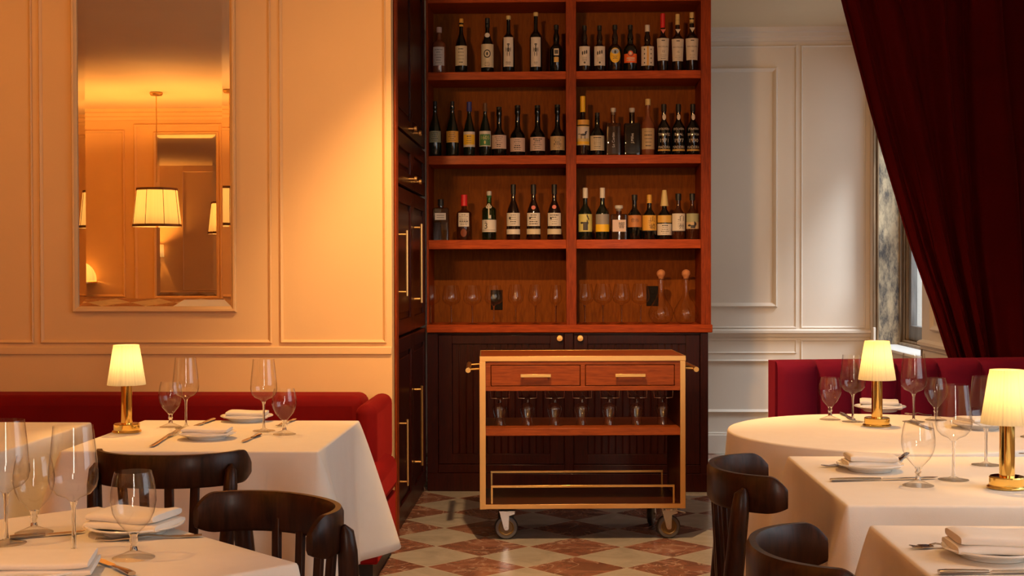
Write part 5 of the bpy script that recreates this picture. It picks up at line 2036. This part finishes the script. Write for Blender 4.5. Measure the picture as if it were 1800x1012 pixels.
def pendant_parts(r, drop_z):
    """origin at the ceiling"""
    MB().lathe([(0, 0), (.055, 0), (.062, -.012), (.05, -.03), (.012, -.034), (0, -.034)], 24).build('canopy', 'brass', r)
    MB().rod((0, 0, -.03), (0, 0, drop_z + .06), .005, n=8).build('stem', 'brass', r)
    n = 120
    m = MB()
    vs, fs = [], []
    rt, rb, zt, zb = .185, .225, drop_z, drop_z - .36
    for k in range(6):
        t = k / 5
        for i in range(n):
            a = 2 * PI * i / n
            q = rt + (rb - rt) * t + .0015 * math.sin(a * 60)
            vs.append((q * math.cos(a), q * math.sin(a), zt + (zb - zt) * t))
    for k in range(5):
        for i in range(n):
            j = (i + 1) % n
            fs.append((k * n + i, k * n + j, (k + 1) * n + j, (k + 1) * n + i))
    m.add(vs, fs)
    sh = m.build('lamp_shade', 'pendant_cloth', r, angle=60)
    m = MB()
    m.lathe([(rt + .004, zt + .002), (rt + .006, zt - .020)], 60).lathe([(rb + .001, zb + .024), (rb + .005, zb - .001)], 60)
    for i in range(8):
        a = 2 * PI * i / 8 + .2
        m.rod((math.cos(a) * (rt + .004), math.sin(a) * (rt + .004), zt), (math.cos(a) * (rb + .004), math.sin(a) * (rb + .004), zb), .0028, n=5)
    m.build('trim_tape', 'shade_trim', sh)
    MB().lathe([(0, zb - .01), (.012, zb - .004), (.012, zb + .01), (0, zb + .012)], 12).build('finial', 'brass', r)
    MB().rod((-rt, 0, zt - .005), (rt, 0, zt - .005), .003, n=6).rod((0, -rt, zt - .005), (0, rt, zt - .005), .003, n=6).build('spider', 'brass', r)
    MB().lathe([(0, zt - .21), (.02, zt - .20), (.03, zt - .165), (.024, zt - .13), (.012, zt - .10), (0, zt - .10)], 16).build('bulb', 'bulb', r)
    light('bulb_light', 'POINT', (0, 0, zt - .09), 75, WARM, .03, parent=r)


pend = thing('pendant_lamp', 'hanging lamp with pleated cream shade and brown trim, seen in the mirror', 'lamp', (-3.80, .05, CH), 0, GP)
pendant_parts(pend, 2.05 - CH)
copy_tree(pend, (-5.35, .05, CH), .5, 'hanging lamp with pleated shade, furthest left of the row behind us', GP)
copy_tree(pend, (-2.2, .05, CH), .5, 'hanging lamp with pleated shade, furthest right of the row behind us', GP)

# wall lamps that show in the mirror
def sconce(label, x, y, z, sgn):
    t = thing('wall_sconce', label, 'lamp', (x, y, z), 0, 'wall sconces')
    MB().lathe([(0, 0), (.035, 0), (.035, .008 * sgn), (0, .014 * sgn)], 20, (0, 0, -.20), 'Y').build('back_plate', 'brass', t)
    for s in (-1, 1):
        m = MB().tube([(0, .01 * sgn, -.2), (s * .02, .05 * sgn, -.25), (s * .05, .08 * sgn, -.23), (s * .062, .09 * sgn, -.15), (s * .062, .09 * sgn, -.02)], .006, 8)
        m.build('arm', 'brass', t)
        m = MB().lathe([(.060, 0), (.050, .20)], 32, (s * .062, .09 * sgn, -.02))
        m.build('lamp_shade', 'pendant_cloth', t)
        MB().lathe([(0, .03), (.018, .05), (.022, .09), (.01, .13), (0, .135)], 12, (s * .062, .09 * sgn, -.02)).build('bulb', 'bulb', t)
        light('bulb_light', 'POINT', (s * .062, .09 * sgn, .14), 25, WARM, .02, parent=t)
    return t


sconce('brass wall lamp with two small pleated shades, seen twice reflected in the mirror', -6.50, YW - .001, 1.50, -1)
t = thing('picture_light', 'small half-round wall lamp glowing at the left edge of the mirror reflection', 'lamp', (-4.99, YR, 1.17), 0)
MB().lathe([(.17 * math.cos(a), .20 * math.sin(a)) for a in [i * PI / 2 / 8 for i in range(9)]], 32, (0, .12, 0)).build('lamp_shade', 'pendant_cloth', t)
MB().lathe([(0, -.02), (.18, -.02), (.18, -.005), (0, -.005)], 32, (0, .12, 0)).build('tray', 'brass', t)
light('bulb_light', 'POINT', (0, .12, .05), 12, WARM, .03, parent=t)

# recessed ceiling spots over tables and shelves, then added ones for floor and walls
GS = 'recessed ceiling spots'
first = None
for x, y, tx, ty, pw, ang_, col, lab in (
        (-1.35, 5.05, -1.12, 4.35, 130, 34, AMBER, 'recessed ceiling spot over the left table'),
        (-2.35, 5.0, -2.1, 4.3, 45, 34, AMBER, 'recessed ceiling spot over the far left table'),
        (-1.7, 2.2, -1.35, 2.45, 70, 40, AMBER, 'recessed ceiling spot over the near left table'),
        (1.0, 5.0, 1.08, 4.4, 125, 36, AMBER, 'recessed ceiling spot over the round table'),
        (1.1, 3.9, 1.06, 3.4, 80, 36, AMBER, 'recessed ceiling spot over the middle right table'),
        (1.1, 2.9, 1.06, 2.4, 36, 36, AMBER, 'recessed ceiling spot over the near right table'),
        (-1.3, .5, 0.22, 7.75, 860, 34, (1.0, .50, .15), 'recessed ceiling spot behind us aimed at the bottle shelves'),
        (-.1, 5.0, 0.1, 6.2, 250, 90, (1.0, .60, .28), 'added ceiling spot over the bar cart, brightening the floor'),  # added lamp, wide cone to brighten the floor round the cart
        (1.35, 7.7, 1.5, 7.9, 18, 170, (1.0, .76, .52), 'added unseen ceiling spot warming the pale panelled wall'),  # added fill lamp out of view, warms the pale back wall
        (-3.0, 4.6, -2.9, 6.25, 40, 165, WARM, 'added unseen ceiling spot washing the far left of the orange wall'),  # added wall washer out of view, lifts the left end of the wall
        (-1.7, 4.6, -1.8, 6.25, 8, 165, WARM, 'added unseen ceiling spot washing the orange wall beside the mirror')):  # second added washer, weak fill on the wall near the mirror
    t = thing('ceiling_spot', lab, 'lamp', (x, y, CH), 0, GS)
    MB().lathe([(.028, -.001), (.045, -.001), (.047, -.004), (.040, -.006), (.028, -.003)], 24).build('trim_ring', 'steel', t)
    light('spot_light', 'SPOT', (0, 0, -.012), pw, col, .16 if pw > 800 else .03, None, angle=ang_, blend=1.0 if pw > 800 or ang_ > 105 else .5, parent=t)
    L_ = t.children[-1]
    for c_ in t.children:
        if c_.type == 'LIGHT':
            c_.rotation_euler = (Vector((tx, ty, 1.75 if pw > 800 else .75)) - Vector((x, y, CH))).to_track_quat('-Z', 'Y').to_euler()
